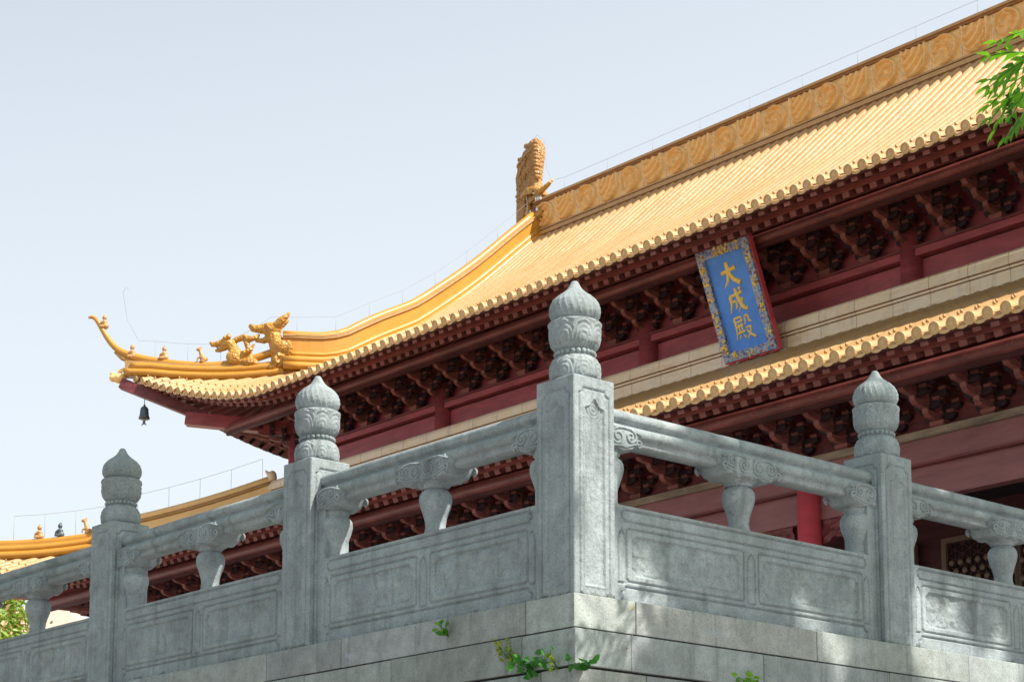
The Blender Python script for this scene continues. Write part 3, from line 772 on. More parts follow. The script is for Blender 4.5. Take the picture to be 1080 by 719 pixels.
# shield panel: U band, slanting feathers
ub = np.where(wc > 0, np.abs(np.abs(xb)-0.25), np.abs(np.hypot(xb, wc)-0.25))
h += 0.12*ridgeline(ub, 0.02)
fe = np.sin(np.hypot(xb+0.30+0.1*np.sin(kk*2.3), wc-0.28)*44+5*fbm(U*3.5, Wv*3.5, 3, 2)+kk); h += 0.09*np.clip(fe, 0, 1)**0.7*sst(0.235, 0.2, np.hypot(xb, np.minimum(wc, 0)*1.0))*(ph >= 0.5)*(np.abs(xb) < 0.21)
h += 0.02*np.clip(np.sin(U*33+5*fbm(U*4, Wv*4, 3, 7))*np.sin(Wv*38+4*fbm(U*5, Wv*5, 2, 9)), 0, 1)
h += 0.03*(fbm(U*9, Wv*9, 3, 5)-0.45)
jo = np.minimum(np.abs(((U/(PER/2)+0.5) % 1)-0.5)*PER/2, 9); h -= 0.025*np.exp(-(jo/0.012)**2)
h *= sst(0, 0.04, Wv)*sst(z1-z0, z1-z0-0.04, Wv)
mb.grid(np.stack([RX0+U, RYc-0.13-h, z0+Wv], -1), M['ridge'])
mb.box(RX0, RX1, RYc-0.09, RYc+0.128, z0-0.02, z1+0.02, M['ridge'])
def rsec(w_, z_): return [(-w_, z_[0]), (w_, z_[0]), (w_, z_[1]), (-w_, z_[1])]
px = np.linspace(RX0, RX1, 30)
for w_, a, b_, mt in ((0.26, 12.92, 13.0, 'mould'), (0.205, 13.0, 13.07, 'bandline'), (0.235, 13.07, 13.15, 'mould'), (0.18, 13.15, 13.19, 'bandline'), (0.205, 13.19, 13.225, 'mould'), (0.18, 13.80, 13.84, 'bandline'), (0.215, 13.84, 13.89, 'mould'), (0.16, 13.89, 13.91, 'bandline')):
    mb.sweep([(x, RYc, 0) for x in (RX0, RX1)], rsec(w_, (a, b_-0.001)), M[mt])
mb.tube([(x, RYc, 13.91) for x in (RX0, RX1)], 0.085, M['mould'], 12)
for k in range(int(ln/(PER/2))+1):   # pale upright joints between the ridge tiles
    xj = RX0+k*PER/2+0.002; mb.box(xj-0.007, xj+0.007, RYc-0.135, RYc-0.10, z0+0.01, z1-0.01, M['mortar'])
hpart(mb, 'main_ridge', roof_u, 'golden ridge of carved wreath and shield tiles')
# ---- hip / gable ridges -------------------------------------------
def roll(mb, path, dz, r, mat, lat=0.0, seg=10):
    n = len(path); pts = []
    for i, p in enumerate(path):
        d = Vector(path[min(i+1,n-1)])-Vector(path[max(i-1,0)]); hh = Vector((d.x, d.y, 0)).normalized(); rr = Vector((hh.y, -hh.x, 0))
        pts.append(Vector(p)+Vector((0,0,dz))+rr*lat)
    mb.tube(pts, r, mat, seg)
def uz(x, y):
    e = x+25.0; sv = y-12.26
    return UP.z(e, sv) if e >= sv else UP.z(sv, e)
path = [(-22.7, y, UP.z(3.5, y-12.26)) for y in np.linspace(20.05, 15.4, 18)]
for q in np.linspace(0, 1, 7)[1:]:
    x = -22.7-0.55*q**1.6; y = 15.4-(1.36)*q; path.append((x, y, max(uz(x, y), 0)))
zs_ = np.array([p[2] for p in path])
for _ in range(4): zs_[1:-1] = (zs_[:-2]+2*zs_[1:-1]+zs_[2:])/4
path = [(p[0], p[1], z+0.24*min(1, max(0, (16.8-p[1])/1.8))) for p, z in zip(path, zs_)]
mb = MB()
mb.sweep(path, [(-0.10,-0.25),(0.10,-0.25),(0.10,0.56),(-0.10,0.56)], M['amber'])
for lat in (-1, 1):
    roll(mb, path, 0.07, 0.075, M['amber'], lat*0.15); roll(mb, path, -0.06, 0.075, M['amber'], lat*0.2); roll(mb, path, 0.19, 0.05, M['amber'], lat*0.11); roll(mb, path, 0.52, 0.035, M['mould'], lat*0.10)
mb.sweep(path, [(-0.14,0.545),(0.14,0.545),(0.14,0.575),(-0.14,0.575)], M['mould'])
roll(mb, path, 0.59, 0.085, M['amber'])
hpart(mb, 'gable_ridge', roof_u)
# low hip ridge out to the upturned tip
mb = MB()
hp = []
for q in np.linspace(0, 1, 26):
    x = -23.2-2.17*q; y = x+37.26; hp.append((x, y, uz(x, y)))
mb.sweep(hp, [(-0.08,0.0),(0.08,0.0),(0.08,0.30),(-0.08,0.30)], M['mould'])
for lat in (-1, 1): roll(mb, hp, 0.07, 0.072, M['amber'], lat*0.10); roll(mb, hp[:-1], 0.20, 0.068, M['amber'], lat*0.07)
tp = [(-23.2,9.6),(-23.72,9.34),(-24.13,9.25),(-24.61,9.29),(-24.91,9.36),(-25.17,9.43),(-25.42,9.53),(-25.55,9.66),(-25.65,9.83),(-25.74,10.04),(-25.82,10.24),(-25.88,10.29),(-25.93,10.27)]
tq = np.linspace(0, len(tp)-1, 40); txx = np.interp(tq, range(len(tp)), [p[0] for p in tp]); tzz = np.interp(tq, range(len(tp)), [p[1] for p in tp])
for _ in range(3): txx[1:-1] = (txx[:-2]+2*txx[1:-1]+txx[2:])/4; tzz[1:-1] = (tzz[:-2]+2*tzz[1:-1]+tzz[2:])/4
mb.tube([(x, x+37.3, z) for x, z in zip(txx, tzz)], list(np.interp(tq, [0,5.5,7,9,11,12], [0.075,0.075,0.065,0.05,0.036,0.022])), M['amber'], 10)
mb.tube([(-25.30,12.0,9.36),(-25.45,11.85,9.46),(-25.55,11.75,9.58)], [0.05,0.05,0.03], M['mould'], 8)
hpart(mb, 'hip_ridge', roof_u)
mb = MB()   # terracotta beast cap on corner beam, and the short antefix above it
mb.ball((-25.47, 11.83, 9.05), (0.13, 0.13, 0.10), M['ridge'], 14, 9); mb.ball((-25.56, 11.74, 9.06), (0.09, 0.09, 0.075), M['ridge'], 12, 8)
mb.tube([(-25.5,11.8,9.13),(-25.6,11.72,9.17),(-25.66,11.68,9.15)], [0.03,0.025,0.01], M['mould'], 7)
mb.tube([(-25.25,12.03,9.17),(-25.42,11.87,9.22),(-25.5,11.8,9.2)], [0.06,0.045,0.02], M['mould'], 8)
o = hpart(mb, 'corner_beast', roof_u); fuse(o, 0.02, 1)

# ---- lower tier ridges
def lz(x, y):
    e = x+27.4; sv = y-9.9
    return LO.z(e, sv) if e >= sv else LO.z(sv, e)
hp = []
for q in np.linspace(0, 1, 30):
    x = -23.35-4.35*q; y = x+37.3; hp.append((x, y, lz(x, y)))
mb = MB()
mb.sweep(hp[:16], [(-0.09,0.0),(0.09,0.0),(0.09,0.46),(-0.09,0.46)], M['ridge'])  # paler glaze here puts bounced light on the shaded stretch into the colour
mb.sweep(hp[15:], [(-0.08,0.0),(0.08,0.0),(0.08,0.30),(-0.08,0.30)], M['amber'])
for lat in (-1, 1):
    roll(mb, hp, 0.07, 0.075, M['amber'], lat*0.12); roll(mb, hp[15:], 0.20, 0.068, M['amber'], lat*0.07); roll(mb, hp[:16], 0.40, 0.03, M['mould'], lat*0.09)
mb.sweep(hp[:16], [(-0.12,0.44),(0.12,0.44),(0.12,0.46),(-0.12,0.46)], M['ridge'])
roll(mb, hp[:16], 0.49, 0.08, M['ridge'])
mb.tube([Vector(p)+Vector((0,0,0.31)) for p in hp[15:]]+[(-27.85,9.4,6.2),(-28.0,9.25,6.45),(-28.1,9.15,6.7)], [0.075]*15+[0.07,0.055,0.04], M['amber'], 10)
hpart(mb, 'hip_ridge', roof_l)
# enclosing ridge (cream band) against the upper wall
def band(mb, fn, a0, a1):
    for d0, d1, za, zb, mt in ((0.30, 0.62, 6.20, 6.40, 'mortar'), (0.30, 0.56, 6.40, 6.455, 'band'), (0.30, 0.50, 6.455, 6.475, 'bandline'), (0.30, 0.535, 6.475, 6.52, 'mortar'),
                             (0.30, 0.44, 6.52, 6.545, 'bandline'), (0.30, 0.46, 6.545, 6.735, 'band'), (0.30, 0.435, 6.735, 6.75, 'bandline'), (0.30, 0.475, 6.75, 6.78, 'band'), (0.30, 0.45, 6.78, 6.795, 'bandline'), (0.30, 0.50, 6.795, 6.90, 'band')):
        fn(mb, d0, d1, za, zb-0.0015, M[mt])
    return mb
mb = MB()
band(mb, lambda m_, d0, d1, za, zb, mt: m_.box(-23.0-d1, XR_L-4.2+d1, 14.26-d1+0.07, 14.26-d0+0.07, za, zb, mt), 0, 0)
mb.tube([(-23.45, 13.91, 6.91), (1.3, 13.91, 6.91)], 0.075, M['band'], 12)
for k in range(110):   # scalloped mortar pointing over each tile row
    x = -23.3+SP*k; mb.ball((x, 13.745, 6.45), (0.095, 0.07, 0.065), (M['mortar'], M['disc'], M['band'], M['mortar'], M['disc'])[(k*7+k//3) % 5], 8, 6)
band(mb, lambda m_, d0, d1, za, zb, mt: m_.box(-23.0-d1+0.07, -23.0-d0+0.07, 14.262-d0+0.07, 26.0, za, zb, mt), 0, 0)
mb.tube([(-23.36, 13.91, 6.91), (-23.36, 26, 6.91)], 0.075, M['band'], 12)
hpart(mb, 'enclosing_ridge', roof_l, 'cream glazed band ridge below the upper wall')
mb = MB()   # corner ornament of the band
mb.ball((-23.34, 13.92, 7.05), (0.09, 0.09, 0.15), M['band'], 12, 8); mb.tube([(-23.38,13.88,7.1),(-23.44,13.82,7.2)], [0.05,0.02], M['band'], 8)
o = hpart(mb, 'corner_beast', roof_l); fuse(o, 0.025, 1)

# ---- ridge-end dragon ---------------------------------------------
out = [(-23.42,13.40),(-23.42,13.80),(-23.40,14.28),(-23.45,14.66),(-23.38,14.80),(-23.36,14.97),(-23.24,15.02),(-23.17,15.17),(-23.03,15.22),(-22.96,15.32),(-22.80,15.37),(-22.68,15.32),(-22.60,15.20),(-22.59,14.99),(-22.66,14.70),(-22.70,14.42),(-22.66,14.24),(-22.54,14.16),(-22.45,14.06),(-22.28,13.95),(-22.28,13.40)]
mb = MB()
n = len(out); rings = []
cx0 = -22.9
for d, sc in ((-0.12, 0.90), (-0.10, 0.97), (-0.05, 1.0), (0.05, 1.0), (0.10, 0.97), (0.12, 0.90)):
    rings.append([(-23.30+(x+23.30)*sc*0.86, RYc+d, 14.2+(z-14.2)*sc) for x, z in out])
v = [p for r_ in rings for p in r_]; f = []
for q in range(5):
    for i in range(n): f.append((q*n+i, q*n+(i+1)%n, (q+1)*n+(i+1)%n, (q+1)*n+i))
f.append(tuple(range(n))[::-1]); f.append(tuple(5*n+i for i in range(n)))
mb.add(v, f, M['finial'])
yf = RYc-0.12
rnd = random.Random(4)
for k in range(170):     # scales and curls on the body
    t = rnd.random(); x = -23.38+0.58*rnd.random()+0.06*t; z = 13.9+1.35*t
    if z > 14.2 and x > -22.72: continue
    if z > 15.0 and x < -23.1: continue
    mb.ball((x, yf+0.01, z), (0.04+0.025*rnd.random(), 0.04, 0.045+0.02*rnd.random()), M['finial'], 8, 6)
for k in range(9): mb.ball((-22.74+0.012*(k%2)-0.003*k, RYc-0.1, 14.45+0.085*k), (0.055, 0.1, 0.05), M['finial'], 8, 6)
for pts, r_ in (([(-23.3,yf,14.9),(-23.1,yf-0.03,15.0),(-22.9,yf-0.02,15.08),(-22.8,yf,15.12)], 0.03), ([(-23.35,yf,14.55),(-23.2,yf-0.03,14.75),(-23.05,yf-0.02,14.95)], 0.03), ([(-23.1,yf,14.85),(-23.08,yf-0.03,14.5)],0.025)): mb.tube(pts, r_, M['finial'], 7)
# brow, snout, jaw
mb.tube([(-23.2,yf,14.12),(-22.95,yf-0.08,14.16),(-22.72,yf-0.1,14.12),(-22.5,yf-0.1,14.02),(-22.3,yf-0.06,14.13),(-22.2,yf,14.24)], [0.06,0.08,0.09,0.07,0.045,0.02], M['beast'], 9)
mb.tube([(-22.95,yf,13.95),(-22.75,yf-0.1,13.92),(-22.5,yf-0.1,13.98)], [0.07,0.06,0.05], M['finial'], 9)
mb.tube([(-22.95,yf,13.9),(-22.92,yf-0.08,13.66),(-22.75,yf-0.11,13.53),(-22.55,yf-0.1,13.53),(-22.47,yf-0.08,13.62)], [0.06,0.075,0.08,0.065,0.045], M['beast'], 9)
for k in range(6): mb.ball((-23.1+0.03*(k%2), yf-0.03, 13.45+0.12*k), (0.06,0.06,0.06), M['finial'], 8, 6)
dragon = hpart(mb, 'ridge_dragon', roof_u, 'upright golden dragon swallowing the end of the main ridge')
mb = MB(); mb.ball((-22.66, yf-0.13, 14.05), 0.05, M['white'], 12, 8); mb.ball((-22.655, yf-0.17, 14.05), 0.024, M['black'], 10, 7); hpart(mb, 'eye', dragon).location = (0,0,0)
mb = MB()
for k in range(3): mb.ball((-22.62+0.07*k, yf-0.12, 13.89-0.01*k), (0.028,0.03,0.05), M['white'], 8, 6)
for k in range(2): mb.ball((-22.78+0.2*k, yf-0.13, 13.64+0.0*k), (0.035,0.03,0.045), M['white'], 8, 6)
mb.ball((-22.70, yf-0.1, 13.66), (0.12,0.05,0.06), M['mouthred'], 12, 8); hpart(mb, 'teeth', dragon).location = (0,0,0)

# ---- hip-ridge dragons (facing outwards along the hip) -------------
hd = Vector((-1,-1,0)).normalized(); hs = Vector((1,-1,0)).normalized()
def beast(parts, vox, name, base, label):
    """parts in local (f forward, s side, z up)"""
    mb = MB()
    def T(p): return Vector(base)+hd*p[0]+hs*p[1]+Vector((0,0,p[2]))
    rot = Matrix(((hd.x, hs.x, 0), (hd.y, hs.y, 0), (0, 0, 1)))
    for p in parts:
        if p[0] == 'b': mb.ball(T(p[1]), p[2], M['beast'], 14, 9, rot)
        else: mb.tube([T(q) for q in p[1]], p[2], M['beast'], 9)
    o = hpart(mb, name, roof_u, label)
    fuse(o, vox, 1); return o
b2 = (-23.24, 14.02, uz(-23.24, 14.02)+0.10)
beast([('b',(0.0,0,0.24),(0.22,0.16,0.27)),('t',[(0.05,0,0.35),(0.12,0,0.58),(0.17,0,0.74)],[0.17,0.15,0.13]),
       ('b',(0.2,0,0.82),(0.19,0.15,0.15)),('t',[(0.25,0,0.86),(0.42,0,0.84),(0.57,0,0.86),(0.63,0,0.93)],[0.12,0.09,0.075,0.05]),('t',[(0.2,0,0.68),(0.36,0,0.61),(0.52,0,0.62)],[0.085,0.06,0.04]),
       ('t',[(0.1,0.07,0.88),(0.0,0.09,0.98),(-0.1,0.09,1.06),(-0.16,0.08,1.14)],[0.085,0.08,0.05,0.02]),('t',[(0.1,-0.07,0.88),(0.0,-0.09,0.98),(-0.1,-0.09,1.04)],[0.08,0.07,0.03]),
       ('b',(0.27,0.10,0.88),(0.05,0.05,0.05)),('b',(0.27,-0.10,0.88),(0.05,0.05,0.05)),('b',(0.6,0,0.88),(0.05,0.06,0.04)),
       ('b',(-0.02,0.14,0.45),(0.13,0.07,0.13)),('b',(-0.02,-0.14,0.45),(0.13,0.07,0.13)),('t',[(-0.12,0.12,0.55),(-0.2,0.14,0.4),(-0.14,0.15,0.28)],[0.06,0.05,0.03]),
       ('t',[(0.0,0.16,0.3),(0.1,0.17,0.2),(0.05,0.17,0.1)],[0.05,0.05,0.04]),('b',(0.16,0.12,0.06),(0.1,0.06,0.06)),('b',(-0.2,0,0.12),(0.14,0.14,0.14))],
      0.022, 'ridge_beast', b2, 'large horned dragon head where the ridge steps down')
b1 = (-23.80, 13.46, uz(-23.80, 13.46)+0.27)
beast([('b',(0.05,0,0.16),(0.23,0.14,0.17)),('b',(0.12,0.10,0.16),(0.15,0.07,0.14)),('t',[(0.12,0,0.28),(0.16,0,0.38),(0.22,0,0.46)],[0.12,0.10,0.10]),
       ('b',(0.26,0,0.46),(0.14,0.10,0.10)),('t',[(0.3,0,0.5),(0.44,0,0.46),(0.56,0,0.44),(0.60,0,0.5)],[0.08,0.06,0.05,0.03]),('t',[(0.3,0,0.38),(0.42,0,0.33),(0.5,0,0.32)],[0.06,0.045,0.03]),
       ('t',[(0.12,0,0.52),(-0.05,0.02,0.57),(-0.2,0.03,0.53),(-0.3,0.03,0.56),(-0.36,0.02,0.62)],[0.06,0.065,0.06,0.05,0.025]),
       ('t',[(-0.1,0.02,0.5),(-0.14,0.02,0.35),(-0.18,0.02,0.15)],[0.06,0.05,0.08]),('b',(-0.2,0.06,0.06),(0.16,0.1,0.09)),('t',[(-0.05,0.12,0.22),(-0.22,0.12,0.3),(-0.28,0.1,0.42)],[0.05,0.045,0.02]),
       ('b',(0.3,0.09,0.54),(0.045,0.045,0.045)),('b',(0.22,0.09,0.58),(0.05,0.04,0.06))],
      0.02, 'ridge_beast', b1, 'small dragon with arched tail on the hip ridge')
# ---- small seated figures on the hips
def figure_mesh(style):
    mb = MB(); mt = M['mould'] if style != 2 else M['bronze']
    if style == 1:   # rearing animal
        mb.tube([(0,0,0),(-0.03,0,0.1),(0.02,0,0.2),(0.05,0,0.30)], [0.07,0.075,0.055,0.04], mt, 9); mb.ball((0.08,0,0.33), (0.075,0.045,0.045), mt); mb.tube([(0.03,0,0.35),(0.01,0,0.43)], [0.025,0.01], mt, 6); mb.tube([(0.06,0,0.36),(0.07,0,0.42)], [0.02,0.008], mt, 6); mb.tube([(0.02,0.04,0.14),(0.1,0.04,0.1),(0.11,0.04,0.02)], [0.03,0.025,0.025], mt, 6); mb.tube([(-0.07,0,0.04),(-0.14,0,0.08),(-0.13,0,0.15)], [0.03,0.03,0.01], mt, 6)
    else:            # seated figure
        mb.ball((0,0,0.07), (0.10,0.075,0.08), mt); mb.tube([(0,0,0.08),(0.0,0,0.2)], [0.075,0.06], mt, 9); mb.ball((0.015,0,0.285), (0.06,0.055,0.065), mt); mb.tube([(0.0,0.06,0.2),(0.08,0.07,0.14),(0.12,0.04,0.1)], [0.03,0.026,0.024], mt, 6); mb.tube([(0.0,-0.06,0.2),(0.08,-0.07,0.14),(0.12,-0.04,0.1)], [0.03,0.026,0.024], mt, 6); mb.tube([(0.02,0.05,0.05),(0.13,0.06,0.05)], [0.04,0.035], mt, 6); mb.ball((0,0,0.35), 0.03, mt, 8, 6)
    return mb.mesh('ridge_figure')
FIG = [figure_mesh(k) for k in range(3)]
for (x, dz, st, rl) in ((-25.80, 0, 0, roof_u), (-25.28, 0, 0, roof_u), (-24.84, 0, 0, roof_u), (-24.33, 0, 1, roof_u), (-26.50, 1, 0, roof_l), (-26.22, 1, 2, roof_l), (-25.86, 1, 1, roof_l)):
    y = x+(37.3 if dz else 37.26)
    z = (lz(x, y)+0.37) if dz else (uz(x, y)+0.36)
    if x == -25.80: x, y, z = -25.70, 11.60, 10.04
    o = obj('ridge_figure', FIG[st], rl, (x, y, z), R(225))
    o.scale = (0.78, 0.78, 0.78); fuse(o, 0.016, 1)
# ---- lightning wires
def wire(pts, posts, rl):
    mb = MB(); mb.tube(pts, 0.003, M['wire'], 5)
    for a, b_ in posts: mb.tube([a, b_], 0.003, M['wire'], 5)
    hpart(mb, 'lightning_wire', rl)
pts = []; posts = []
for x in np.arange(-22.0, 0, 1.3): pts.append((x, RYc, 14.24)); posts.append(((x, RYc, 13.95), (x, RYc, 14.24)))
pts = [(-23.3, RYc, 14.9), (-23.2, RYc, 15.25), (-22.85, RYc, 15.45), (-22.62, RYc, 15.25), (-22.55, RYc, 14.6), (-22.4, RYc, 14.3)]+pts
wire(pts, posts, roof_u)
pts = [(-23.3, RYc, 14.9)]; posts = []
for p in path[1::3]: q = Vector(p); pts.append(q+Vector((0,0,0.95))); posts.append((q+Vector((0,0,0.6)), q+Vector((0,0,0.95))))
hq = [Vector((x, x+37.26, uz(x, x+37.26))) for x in np.linspace(-23.4, -25.2, 9)]
pts += [hq[0]+Vector((0,0,1.2)), hq[1]+Vector((0,0,1.0))]
for k, q in enumerate(hq[3:]): pts.append(q+Vector((0,0,0.72))); posts.append((q+Vector((0,0,0.3)), q+Vector((0,0,0.72)))) if k % 2 == 0 else None
pts += [(-25.38, 11.9, 10.2), (-25.45, 11.83, 10.75), (-25.4, 11.86, 10.85), (-25.36, 11.9, 10.8)]
wire(pts, posts, roof_u)
pts = []; posts = []
for k, x in enumerate(np.arange(-23.5, -27.2, -0.42)):
    q = Vector((x, x+37.3, lz(x, x+37.3))); t = 0.95 if x > -25.5 else 0.85; pts.append(q+Vector((0,0,t))); posts.append((q+Vector((0,0,0.4)), q+Vector((0,0,t))))
wire(pts, posts, roof_l)

# ---- corner beams
mb = MB()
mb.obox((-22.9, 14.36, 7.95), (-24.52, 12.74, 8.22), 0.24, 0.24, M['redbeam'])
mb.obox((-24.25, 13.01, 8.24), (-25.42, 11.84, 8.94), 0.19, 0.2, M['red'])
hpart(mb, 'corner_beam', label='upper corner beams rising to the eave tip')
mb = MB()
mb.obox((-25.3, 12.0, 4.75), (-26.85, 10.45, 4.95), 0.24, 0.26, M['redbeam']); mb.obox((-26.0, 11.3, 4.98), (-27.85, 9.45, 5.50), 0.17, 0.17, M['red'])
hpart(mb, 'corner_beam', label='lower corner beams rising to the eave tip')

# ---- upper storey walls, ledge, columns
mb = MB()
mb.box(-22.95, 0.72, 14.34, 26.0, 4.2, 8.55, M['redbeam'])
hpart(mb, 'wall', label='maroon board wall of the upper storey')
mb = MB()
for y0_, y1_, za, zb, mt in ((14.27, 14.34, 6.6, 7.405, 'redbeam'), (14.30, 14.34, 7.405, 7.43, 'dark'), (14.15, 14.34, 7.43, 7.53, 'redbeam'), (14.12, 14.34, 7.53, 7.56, 'red')):
    mb.box(-23.0, 0.76, y0_, y1_, za, zb-0.001, M[mt]); mb.box(-23.03-(14.34-y0_), -22.96, 14.36, 26, za, zb-0.001, M[mt])
hpart(mb, 'ledge_beam', label='maroon tie beam under the upper brackets')
CX = [XC-11.9, XC-7.5, XC-2.5, XC+2.5, XC+7.5, XC+11.9]
for x in CX:
    mb = MB(); mb.tube([(x, 14.24, 4.5), (x, 14.24, 7.88)], [0.165, 0.155], M['redbeam'], 20); hpart(mb, 'column', label='short maroon column of the upper storey')
for y_, z_, xa, xb, r_ in ((13.33, 8.03, -24.0, 1.9, 0.085), (10.97, 4.70, -26.4, 4.2, 0.095)):
    mb = MB(); mb.tube([(xa, y_, z_), (xb, y_, z_)], r_, M['purlin'], 14); mb.box(xa, xb, y_-0.035, y_+0.035, z_-r_-0.05, z_-r_*0.8, M['reddark'])
    xs_ = xa+0.07; dxy = y_-xa
    mb.tube([(xs_, y_-0.03, z_), (xs_, y_+12.5, z_)], r_, M['purlin'], 14)
    hpart(mb, 'eave_purlin')

# ---- bracket sets (dougong)
def bracket_mesh(zs):
    """local: y outward is -y, x along wall, z from ledge; zs vertical stretch"""
    mb = MB(); m_ = M['bracket']; S_ = lambda z: z*zs
    def arm_out(y1, z):
        poly = [(0.12, z), (0.12, z+0.085), (-y1-0.02, z+0.085), (-y1-0.10, z+0.12), (-y1-0.085, z+0.055), (-y1-0.03, z+0.01), (-y1+0.10, z-0.012), (-y1+0.2, z)]
        mb.prism([(a, S_(b_)) for a, b_ in poly], lambda u, w_, d: (d, u, w_), -0.04, 0.04, m_)
    def arm_x(y, z, L):
        poly = [(-L/2, z+0.035), (-L/2, z+0.085), (L/2, z+0.085), (L/2, z+0.035), (L/2-0.03, z+0.008), (L/2-0.09, z-0.012), (-L/2+0.09, z-0.012), (-L/2+0.03, z+0.008)]
        mb.prism([(a, S_(b_)) for a, b_ in poly], lambda u, w_, d: (u, y+d, w_), -0.035, 0.035, M['blueblack'])
        for x in (-L/2+0.05, 0, L/2-0.05): mb.box(x-0.05, x+0.05, y-0.052, y+0.052, S_(z+0.087), S_(z+0.13), m_)
    mb.add([(-.07,-.07,0),(.07,-.07,0),(.07,.07,0),(-.07,.07,0),(-.1,-.1,S_(.05)),(.1,-.1,S_(.05)),(.1,.1,S_(.05)),(-.1,.1,S_(.05)),(-.1,-.1,S_(.095)),(.1,-.1,S_(.095)),(.1,.1,S_(.095)),(-.1,.1,S_(.095))],
           [(3,2,1,0),(0,1,5,4),(1,2,6,5),(2,3,7,6),(3,0,4,7),(4,5,9,8),(5,6,10,9),(6,7,11,10),(7,4,8,11),(8,9,10,11)], m_)
    arm_out(0.22, 0.10); arm_x(0, 0.10, 0.42)
    arm_out(0.46, 0.225); arm_x(0, 0.225, 0.58); arm_x(-0.24, 0.225, 0.38)
    arm_out(0.68, 0.35); arm_x(-0.24, 0.35, 0.56); arm_x(-0.48, 0.35, 0.38)
    arm_out(0.80, 0.475); arm_x(-0.48, 0.475, 0.56); arm_x(-0.70, 0.475, 0.36)
    # carved leaf at the beak
    mb.tube([(0,-0.72,S_(0.50)),(0,-0.86,S_(0.55)),(0,-0.93,S_(0.63))], [0.05,0.045,0.015], m_, 7)
    for sx in (-1, 1): mb.tube([(0.03*sx,-0.70,S_(0.47)),(0.085*sx,-0.80,S_(0.52)),(0.10*sx,-0.83,S_(0.60))], [0.035,0.03,0.01], m_, 6)
    return mb.mesh('bracket_set')
BRU = bracket_mesh(0.88); BRL = bracket_mesh(0.86)
st = 5.0/7
x = XC-7.5
xs = [XC+2.5+st*k for k in range(-24, 13) if XC+2.5+st*k > -22.9]
for x in xs: obj('bracket_set', BRU, hall, (x+HL[0], 14.22+HL[1], 7.562))
for k in range(14): obj('bracket_set', BRU, hall, (-22.96+HL[0], 14.9+st*k+HL[1], 7.562), -math.pi/2)
obj('bracket_set', BRU, hall, (-23.0+HL[0], 14.26+HL[1], 7.562), -math.pi/4)
xs = [XC+2.5+st*k for k in range(-24, 13) if XC+2.5+st*k > -25.3]
for x in xs: obj('bracket_set', BRL, hall, (x+HL[0], 11.88+HL[1], 4.245))
for k in range(3): obj('bracket_set', BRL, hall, (-25.4+HL[0], 12.5+st*k+HL[1], 4.245), -math.pi/2)
obj('bracket_set', BRL, hall, (-25.4+HL[0], 11.9+HL[1], 4.245), -math.pi/4)
mb = MB(); mb.box(-25.4, 3.2, 11.93, 11.98, 4.24, 5.3, M['red']); mb.box(-25.45, -25.40, 11.98, 26, 4.24, 5.3, M['red']); hpart(mb, 'bracket_boards')

# ---- lower storey: beams, columns, walls, lattice
mb = MB()
for y0_, za, zb, mt in ((11.74, 4.15, 4.24, 'ledge'), (11.80, 3.87, 4.148, 'beamlow'), (11.78, 3.84, 3.868, 'red'), (11.88, 3.72, 3.838, 'beamlow'), (11.865, 3.46, 3.718, 'beamlow')):
    mb.box(-25.5, 3.3, y0_, 12.03, za, zb, M[mt]); mb.box(-25.5-(11.98-y0_)*0.5, -25.3, 12.04, 26, za, zb, M[mt])
hpart(mb, 'lintel_beam', label='stacked maroon lintel beams with a dusty ledge')
for x in [XC-14.3]+CX+[XC+14.3]:
    mb = MB(); mb.tube([(x+0.17, 11.81, 0.15), (x+0.17, 11.81, 3.838)], [0.16, 0.148], M['column'], 24); mb.tube([(x+0.17, 11.81, 0.0), (x+0.17, 11.81, 0.15)], [0.26, 0.2], M['stone'], 20)
    hpart(mb, 'column', label='bright red round column of the porch')
# carved spandrel boards under the lintel, one each side of every column
for a, b_ in zip([XC-14.3]+CX, CX+[XC+14.3]):
    L = min(1.05, (b_-a-0.34)/2); us = np.linspace(0, L, 60); ws = np.linspace(0, 0.30, 20)
    for sg, o0 in ((1, a+0.155), (-1, b_-0.155)):
        mb = MB()
        U, Wv = np.meshgrid(us, ws, indexing='ij')
        h = 0.035*np.clip(np.sin(U*26+5*fbm(U*3, Wv*3, 3, 1))*np.sin(Wv*30+U*3), -0.2, 1)+0.02*fbm(U*14, Wv*14, 3, 4)
        low = 0.30*(1-(U/L))**0.6+0.03*np.abs(np.sin(U*9)); Zt = 3.458-np.minimum(1, Wv/0.30)*np.maximum(low, 0.02)
        mb.grid(np.stack([o0+sg*U, 11.90-h, Zt], -1), M['red'], flip=sg > 0); mb.grid(np.stack([o0+sg*U, 11.96+0*h, Zt], -1), M['red']); hpart(mb, 'spandrel_board')
mb = MB()
mb.box(-25.3, 3.1, 12.1, 14.3, 3.95, 4.0, M['dark']); mb.box(-23.0, 0.8, 14.3, 14.4, 0.0, 3.95, M['reddark']); mb.box(-23.0, -22.9, 14.41, 26, 0, 3.95, M['reddark']); mb.box(0.7, 0.8, 14.41, 26, 0, 3.95, M['reddark'])
hpart(mb, 'wall', label='dark recessed wall of the porch')
